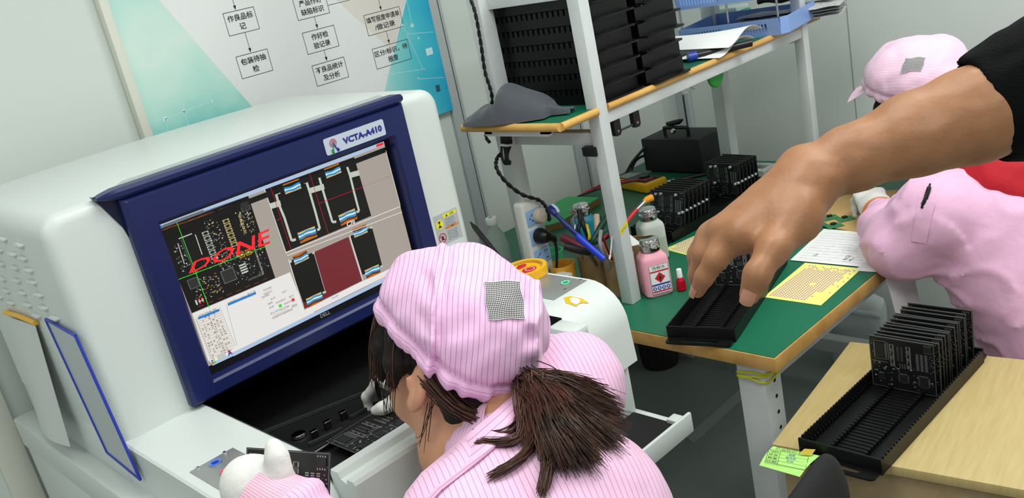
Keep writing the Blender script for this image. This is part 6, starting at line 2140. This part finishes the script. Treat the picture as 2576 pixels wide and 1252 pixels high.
# cuffs and gloves
def cuff(parent, a, b, r0, r1, m_=None):
    mb = MB(); m_ = m_ or CUFFM
    ax = nrm(b - a); e1 = nrm(np.cross(ax, (0, 0, 1))); e2 = np.cross(ax, e1)
    rings, sv = [], []
    n = 40
    for t, f in ((-.01, .9), (0, 1), (.3, 1.02), (.6, .98), (1, 1.0), (1.02, .93), (.9, .9)):
        r = r0 + (r1 - r0) * t
        rings.append([a + (b - a) * t + (e1 * math.cos(2 * PI * i / n) + e2 * math.sin(2 * PI * i / n)) * r * f for i in range(n)])
        sv.extend([i * .0032 * 2.0 for i in range(n)])
    mb.loft(rings, m_, True, False); mb.attr = sv
    return mb.build('cuff', parent, 'knitted pink cuff')
# left hand: grips the board's edge between the thumb and the fingers behind it
LHW = od(668, 1262, 1.075)
cuff(op, LE * .26 + LW * .74, LHW + (LHW - LE) * .04, .047, .0405)
gl = Sdf(.006)
yd = -.34 * CR + .20 * CU + .92 * CF
zd = -.58 * CR + .62 * CU - .48 * CF
Wl, tips = hand_sdf(gl, LHW, yd, zd, -1, [(62, 60, 25), (66, 60, 25), (70, 62, 25), (74, 62, 25)],
                    [od(695, 1225, 1.07), od(703, 1182, 1.062), od(696, 1148, 1.06), od(688, 1122, 1.062)], 1.08, .008)
gl.chain([LHW - nrm(LHW - LE) * .04, LHW + nrm(yd) * .02], [.036, .038], k=.02)
gl.ball(od(622, 1212, 1.085), (.030, .030, .030), k=.025)
sdf_obj(gl, .0022, GLOVE, 'glove', op, lambda P: .0004 * noise3(P, 500), 1, 'white knitted glove holding a circuit board')
# right hand over the fixture, pinching a black tool
cuff(op, RE * .12 + RW * .88, RW + (RW - RE) * .02, .041, .033)
gr = Sdf(.006)
yd2 = -.80 * CR - .10 * CU + .45 * CF
zd2 = .10 * CR + .85 * CU - .50 * CF
RHW = RW + (RW - RE) * .04
Wr, tipr = hand_sdf(gr, RHW, yd2, zd2, 1, [(38, 42, 20), (48, 48, 20), (55, 52, 22), (60, 55, 22)],
                    [RHW + nrm(yd2) * .02 + nrm(np.cross(zd2, yd2)) * .022, od(985, 1016, 1.655), od(962, 1026, 1.65), od(944, 1032, 1.655)], 1.0, .007)
gr.chain([RHW - nrm(RHW - RE) * .03, RHW + nrm(yd2) * .01], [.031, .031], k=.02)
sdf_obj(gr, .0026, GLOVE, 'glove', op, lambda P: .0004 * noise3(P, 400), 1, 'white knitted glove working over the fixture')
# tool in the right hand and the held board
mb = MB()
mb.tube([od(945, 952, 1.63), od(950, 975, 1.64), od(957, 1003, 1.65), od(961, 1022, 1.655)], [.003, .0042, .0045, .003], BLACKG, 10)
mb.build('grip', None) if False else None
tw = thing('tweezers', 'black tweezers held upright in the right white glove over the machine fixture', 'tweezers', od(961, 1022, 1.655))
for s_ in (-1, 1):
    o_ = CR * .0016 * s_
    MB().tube([od(944, 950, 1.63) + o_ * .3, od(950, 975, 1.64) + o_ * 1.5, od(957, 1003, 1.65) + o_ * 1.5, od(961, 1022, 1.655) + o_ * .6], [.0018, .0026, .0026, .0012], BLACKG, 8).build('arm', tw)
bx = nrm(CR * .92 + CU * .03 - CF * .39); bz = nrm(CU - CR * .05 + CF * .12); bz = nrm(bz - bx * np.dot(bx, bz)); by = np.cross(bz, bx)
bo = od(831, 1139, 1.095) - bx * PBW - bz * PBH
hb = dup(b0, Matrix(((bx[0], by[0], bz[0], bo[0]), (bx[1], by[1], bz[1], bo[1]), (bx[2], by[2], bz[2], bo[2]), (0, 0, 0, 1))), 'circuit board held upright in the left white glove at the bottom of the frame')
del hb['group']
fbp = dup(b0, T((.655, 1.245, .8545), math.radians(1.5), -PI / 2), 'circuit board lying in the machine fixture under the right white glove')
del fbp['group']
# stool under the operator
def stool(loc, h_, lab):
    t = thing('work_stool', lab, 'stool', (loc[0], loc[1], 0))
    MB().lathe((loc[0], loc[1], h_ - .04), (0, 0, 1), [(.15, 0), (.165, .008), (.165, .032), (.15, .04), (.0001, .04)], BLACKG, 32).build('seat', t)
    for i in range(4):
        a = PI / 4 + PI / 2 * i
        MB().tube([A(loc[0] + .12 * math.cos(a), loc[1] + .12 * math.sin(a), h_ - .04), A(loc[0] + .17 * math.cos(a), loc[1] + .17 * math.sin(a), 0)], .011, STEEL, 10).build('leg', t)
stool((.585, .55), .352, 'black round stool under the woman at the inspection machine')

# =============================================================== second operator at the green bench
F2 = Frame(od(2303, 222, 2.28), -4, -4, -10)
p2 = thing('person', 'woman in pink coat and cap with red collar at the green bench', 'person', (2.03, .62, 0))
C72 = A(2.03, .775, .945)
bd = head_sdf(F2)
bd.chain([F2.w((0, -.012, -.06)), F2.w((0, -.05, -.12)), C72], [.050, .050, .06], k=.03)
L2, R2 = A(1.865, .805, .885), A(2.21, .73, .885)
E2, W2 = A(1.845, .872, .803), A(2.045, 1.020, .800)
ER2, WR2 = A(2.43, .94, .82), A(2.38, 1.12, .84)
bd.chain([C72 - A(0, 0, .03), A(2.03, .60, .50)], [.09, .12], k=.05)
hand_sdf(bd, WR2, A(-.7, .6, -.1), A(-.1, .1, 1), 1, [(35, 40, 20)] * 4, [WR2 + A(-.02, .0, 0), WR2 + A(-.07, -.02, -.012), WR2 + A(-.095, -.01, -.018), WR2 + A(-.115, .005, -.02)], 1.0)
bd.chain([ER2, WR2], [.036, .027], k=.02)
sdf_obj(bd, .0050, SKIN2, 'body', p2, smooth=1)
h2 = Sdf(.012)
h2.ball(F2.w((0, -.018, .010)), (.078, .094, .078), axes=F2.M.T)
h2.ball(F2.w((-.05, .03, -.035)), (.045, .060, .055), k=.02, axes=F2.M.T)
h2.ball(F2.w((0, -.065, -.045)), (.060, .050, .065), k=.02, axes=F2.M.T)
h2.ball(F2.w((.02, .10, -.055)), (.06, .07, .075), k=.012, op='-', axes=F2.M.T)
sdf_obj(h2, .005, HAIRD, 'hair', p2, None, 1, 'dark hair under the cap')
PINKC2 = stripe_mat('pale_pink_cap_cloth', (242, 204, 226), (222, 180, 208), .0070, .0008, bump=(35, .4))
cap_with_vent(F2, p2, PINKC2, 4.0, [(2278, 146), (2328, 143), (2318, 176), (2264, 182)], (1.7, 2.6), 1.02, (18, 12), .005, 'pale pink bouffant cap', nrm(CR * .2 + CU * .98), dz=.004, zs=.95)
# stiff peak of the cap
def peak(u, v):
    a = (u - .5) * 1.5
    return F2.w((.088 * math.sin(a) * 1.15, .060 + .040 * math.cos(a) + v * .055, .030 - v * .016 - .012 * abs(a) * v))
MB().sheet(peak, 14, 4, MATS['pale_pink_cap_cloth'], .0016).build('cap_peak', p2, 'short stiff peak')
ct2 = Sdf(.04)
fw2 = nrm(A(.3, .95, 0))
ct2.cone(A(1.99, .55, .56), A(2.00, .69, .78), .205, .185, flat=(fw2, .85))
ct2.cone(A(2.00, .69, .78), C72 - A(0, 0, .03), .165, .085, k=.06, flat=(fw2, .85))
ct2.cone(L2, R2, .070, .066, k=.06)
ct2.chain([L2, E2], [.076, .074], k=.04); ct2.chain([E2, E2 * .55 + W2 * .45, E2 * .1 + W2 * .9], [.072, .060, .042], k=.02)
ct2.chain([R2, ER2], [.068, .058], k=.04); ct2.chain([ER2, ER2 * .55 + WR2 * .45], [.055, .045], k=.02)
ct2.cone(C72 + A(0, .0, -.03), C72 + A(.01, .02, .035), .082, .070, k=.03)
ct2.cone(C72 + A(0, .0, .0), C72 + A(.05, .12, .2), .056, .07, k=.006, op='-')
def ridge(P, sc, sd, st=(1, 1, 1)):
    n_ = noise3(P * A(*st), sc, sd)
    return (1 - np.abs(n_) * 1.6) ** 3 * (np.abs(n_) < .62)
def disp2(P):
    r = .006 * noise3(P, 13, 1) + .007 * ridge(P, 16, 2.2, (1, 1, 1.5)) + .0012 * ridge(P, 40, 5.1)
    ba = W2 - E2; t = np.clip(((P - E2) @ ba) / (ba @ ba), -.3, 1.2)
    d_ = np.linalg.norm(P - (E2 + t[..., None] * ba), axis=-1)
    return r + np.where(d_ < .11, .008 * np.abs(np.sin(t * 11 + 22 * P[..., 2] + 8 * P[..., 0])) - .003, 0)
sdf_obj(ct2, .0065, PINK2, 'coat', p2, disp2, 1, 'pink coat with full sleeves', lambda V_: (V_ - C72) @ nrm(A(.95, -.3, 0)))
REDM = mat('red_collar_cloth', (196, 26, 42), .7, bump=(60, .2))
cr = Sdf(.02)
fl_ = lambda P: ct2.field(P) - disp2(P)
rp = [(2395, 392), (2440, 412), (2480, 428), (2520, 442), (2570, 455), (2640, 470), (2720, 470)]
rq = []
for p in rp:
    h_ = march(fl_, CAM, ray(*p), 1.3, 2.6)
    rq.append(h_ if h_ is not None else (rq[-1] + A(.05, -.06, -.02)))
cr.chain(rq, [.018, .028, .036, .040, .042, .044, .04], k=.02, flat=(CF, .5))
cr.chain([q + CU * .035 + CF * .02 for q in rq], [.018, .028, .036, .040, .042, .044, .04], k=.02)
sdf_obj(cr, .006, REDM, 'red_collar', p2, lambda P: .002 * noise3(P, 50), 1, 'red scarf-like collar')
g2 = Sdf(.006)
hand_sdf(g2, W2 + A(.02, .012, .0), A(.75, .55, .12), A(-.1, -.2, 1), -1, [(30, 50, 25), (36, 50, 25), (42, 52, 25), (48, 52, 25)],
         [W2 + A(.05, .04, .0), W2 + A(.075, .065, -.005), W2 + A(.10, .08, -.010), W2 + A(.12, .09, -.012)], 1.05, .008)
g2.chain([W2 - nrm(W2 - E2) * .012, W2 + A(.03, .018, 0)], [.033, .036], k=.02)
sdf_obj(g2, .0032, GLOVE, 'glove', p2, None, 1, 'white knitted glove')
RUB = mat('orange_band', (206, 120, 50), .5)
mb = MB()
ax = nrm(W2 - E2); e1 = nrm(np.cross(ax, (0, 0, 1))); e2 = np.cross(ax, e1)
cpt = W2 - ax * .016
mb.tube([cpt + (e1 * math.cos(2 * PI * i / 32) + e2 * math.sin(2 * PI * i / 32)) * .0385 for i in range(33)], .003, RUB, 8, cap=False)
mb.build('wrist_band', p2, 'orange wrist band')
# breast pocket with a pen
stool((2.0, .52), .345, 'black round stool under the woman at the green bench')
fld2 = lambda P: ct2.field(P) - disp2(P)
pk = []
for j in range(7):
    row = []
    for i in range(6):
        u, v = i / 5, j / 6
        px = A(2312, 492) * (1 - u) * (1 - v) + A(2352, 512) * u * (1 - v) + A(2292, 606) * (1 - u) * v + A(2330, 612) * u * v
        row.append(march(fld2, CAM, ray(*px), 1.4, 2.4))
    pk.append(row)
if all(p is not None for r in pk for p in r):
    G = np.array(pk) - nrm(ray(2320, 550)) * .003
    mb = MB()
    mb.sheet(lambda u, v: G[int(round(v * 6)), int(round(u * 5))], 5, 6, MATS['pink_work_cloth'], .002)
    mb.build('pocket', p2, 'breast pocket', smooth=80)
    a = G[0, 2]
    pn = thing('pen', 'black pen clipped in the breast pocket of the woman at the green bench', 'pen', a)
    up = nrm(CU + CR * .25)
    MB().tube([a - up * .02 + CF * .002, a + up * .022 - CF * .004, a + up * .026 - CF * .004], [.0045, .0045, .003], BLACKG, 10).build('barrel', pn)
    MB().tube([a + up * .024 - CF * .008, a - up * .012 - CR * .008 - CF * .006], [.002, .0014], BLACKG, 8).build('clip', pn)
    MB().tube([a + up * .026 - CF * .004, a + up * .032 - CF * .004], [.002, .002], BLACKG, 8).build('button', pn)

# =============================================================== bare arm reaching in from the right
ar = thing('person', 'bare forearm and hand of a person in a black sleeve reaching in from the right', 'person', (1.02, .26, 0))
TA = .90
hw = od(2035, 442, TA - .005)
s = Sdf(.006)
fa = [od(2045, 440, TA), od(2140, 398, TA), od(2300, 338, TA - .005), od(2440, 290, TA - .01), od(2560, 255, TA - .02)]
s.chain(fa, [.0245, .0290, .0370, .0425, .045], k=.02)
zb = -.42 * CR + .60 * CU - .68 * CF
fing = [   # index, middle, ring, little: knuckle, middle joint, end joint, tip
    [(1860, 590, TA - .035), (1803, 652, TA - .030), (1773, 698, TA - .020), (1756, 733, TA - .008)],
    [(1822, 588, TA - .012), (1772, 640, TA - .004), (1757, 690, TA + .010), (1757, 722, TA + .020)],
    [(1792, 598, TA + .012), (1757, 640, TA + .024), (1754, 684, TA + .036), (1760, 712, TA + .042)],
    [(1788, 612, TA + .034), (1764, 650, TA + .046), (1766, 684, TA + .054), (1772, 704, TA + .056)]]
frad = [(.0122, .0106, .0088, .0070), (.0126, .0108, .0092, .0074), (.0124, .0106, .0092, .0076), (.0108, .0096, .0086, .0072)]
wb_ = [od(2020, 470, TA - .018), od(2030, 450, TA - .006), od(2030, 445, TA + .006), od(2030, 445, TA + .014)]
tb = []
for q in range(4):
    P4 = [od(*p) for p in fing[q]]
    s.cone(wb_[q], P4[0], .0215, .0145 if q < 3 else .012, k=.02)
    s.chain(P4, frad[q], k=.0045)
    tb.append((P4, nrm(P4[3] - P4[2]), nrm(zb - nrm(P4[3] - P4[2]) * np.dot(zb, nrm(P4[3] - P4[2])))))
    s.ball(P4[0] + nrm(zb) * .004, .0105, k=.012)
tp = [od(2003, 548, TA - .040), od(1944, 630, TA - .068), od(1905, 692, TA - .078), od(1885, 742, TA - .072)]
s.chain(tp, [.0195, .0138, .0110, .0094], k=.010)
s.cone(od(2035, 470, TA - .015), tp[0], .023, .0195, k=.02)
s.cone(od(1985, 540, TA - .03), od(1895, 598, TA - .040), .016, .011, k=.02)       # web between thumb and index
s.cone(od(2012, 415, TA + .006), od(1830, 560, TA + .004), .0030, .0022, k=.014)   # tendons on the back of the hand
s.ball(od(2010, 412, TA + .006), .0105, k=.02)
def arm_disp(P):
    return .0006 * noise3(P, 120) + .0012 * noise3(P, 38, 2)
sdf_obj(s, .0021, SKIN2, 'body', ar, arm_disp, 1)
def nail(c, d, n, w_, l_, nm='nail'):
    d = nrm(d); n = nrm(n - d * np.dot(n, d)); x = np.cross(d, n)
    G = []
    for j in range(7):
        for i in range(7):
            u, v = i / 3 - 1, j / 3 - 1
            q = c + x * w_ * u * (1 - .12 * max(v, 0) ** 2) + d * l_ * v * (1 - .15 * u * u) - n * (.0028 * u * u + .0012 * max(v, 0) ** 2)
            G.append(q)
    mb = MB().add(G, [(j * 7 + i, j * 7 + i + 1, (j + 1) * 7 + i + 1, (j + 1) * 7 + i) for j in range(6) for i in range(6)], NAIL)
    mb.build(nm, ar, smooth=80)
td = nrm(tp[3] - tp[2])
tn = nrm(-CF * .85 - CR * .25 + CU * .1)
nail(tp[3] + td * .001 + nrm(tn - td * np.dot(tn, td)) * .0100, td, tn, .0066, .0074)
for f in range(4):
    pts, dd, nn_ = tb[f]
    nail(pts[3] + nn_ * .0082, dd, nn_, .0054, .0064)
SLV = mat('black_knit', (7, 7, 8), .9, bump=(400, .3), spec=.15)
sl = Sdf(.02)
sp = [od(2468, 278, TA - .005), od(2560, 240, TA - .01), od(2700, 190, TA - .03), od(2950, 80, TA - .10), od(3150, -60, TA - .14)]
sl.chain(sp, [.0500, .056, .062, .070, .085], k=.03)
sl.cone(sp[0] - (sp[1] - sp[0]) * 1.5, sp[0] + (sp[1] - sp[0]) * .3, .0475, .0475, k=.003, op='-')
axs = nrm(sp[1] - sp[0])
sl.cut(sp[0] - axs * .002, -axs)
sdf_obj(sl, .0040, SLV, 'sleeve', ar, lambda P: .0028 * noise3(P, 34, 3) + .0012 * noise3(P, 90), 1, 'black sleeve')
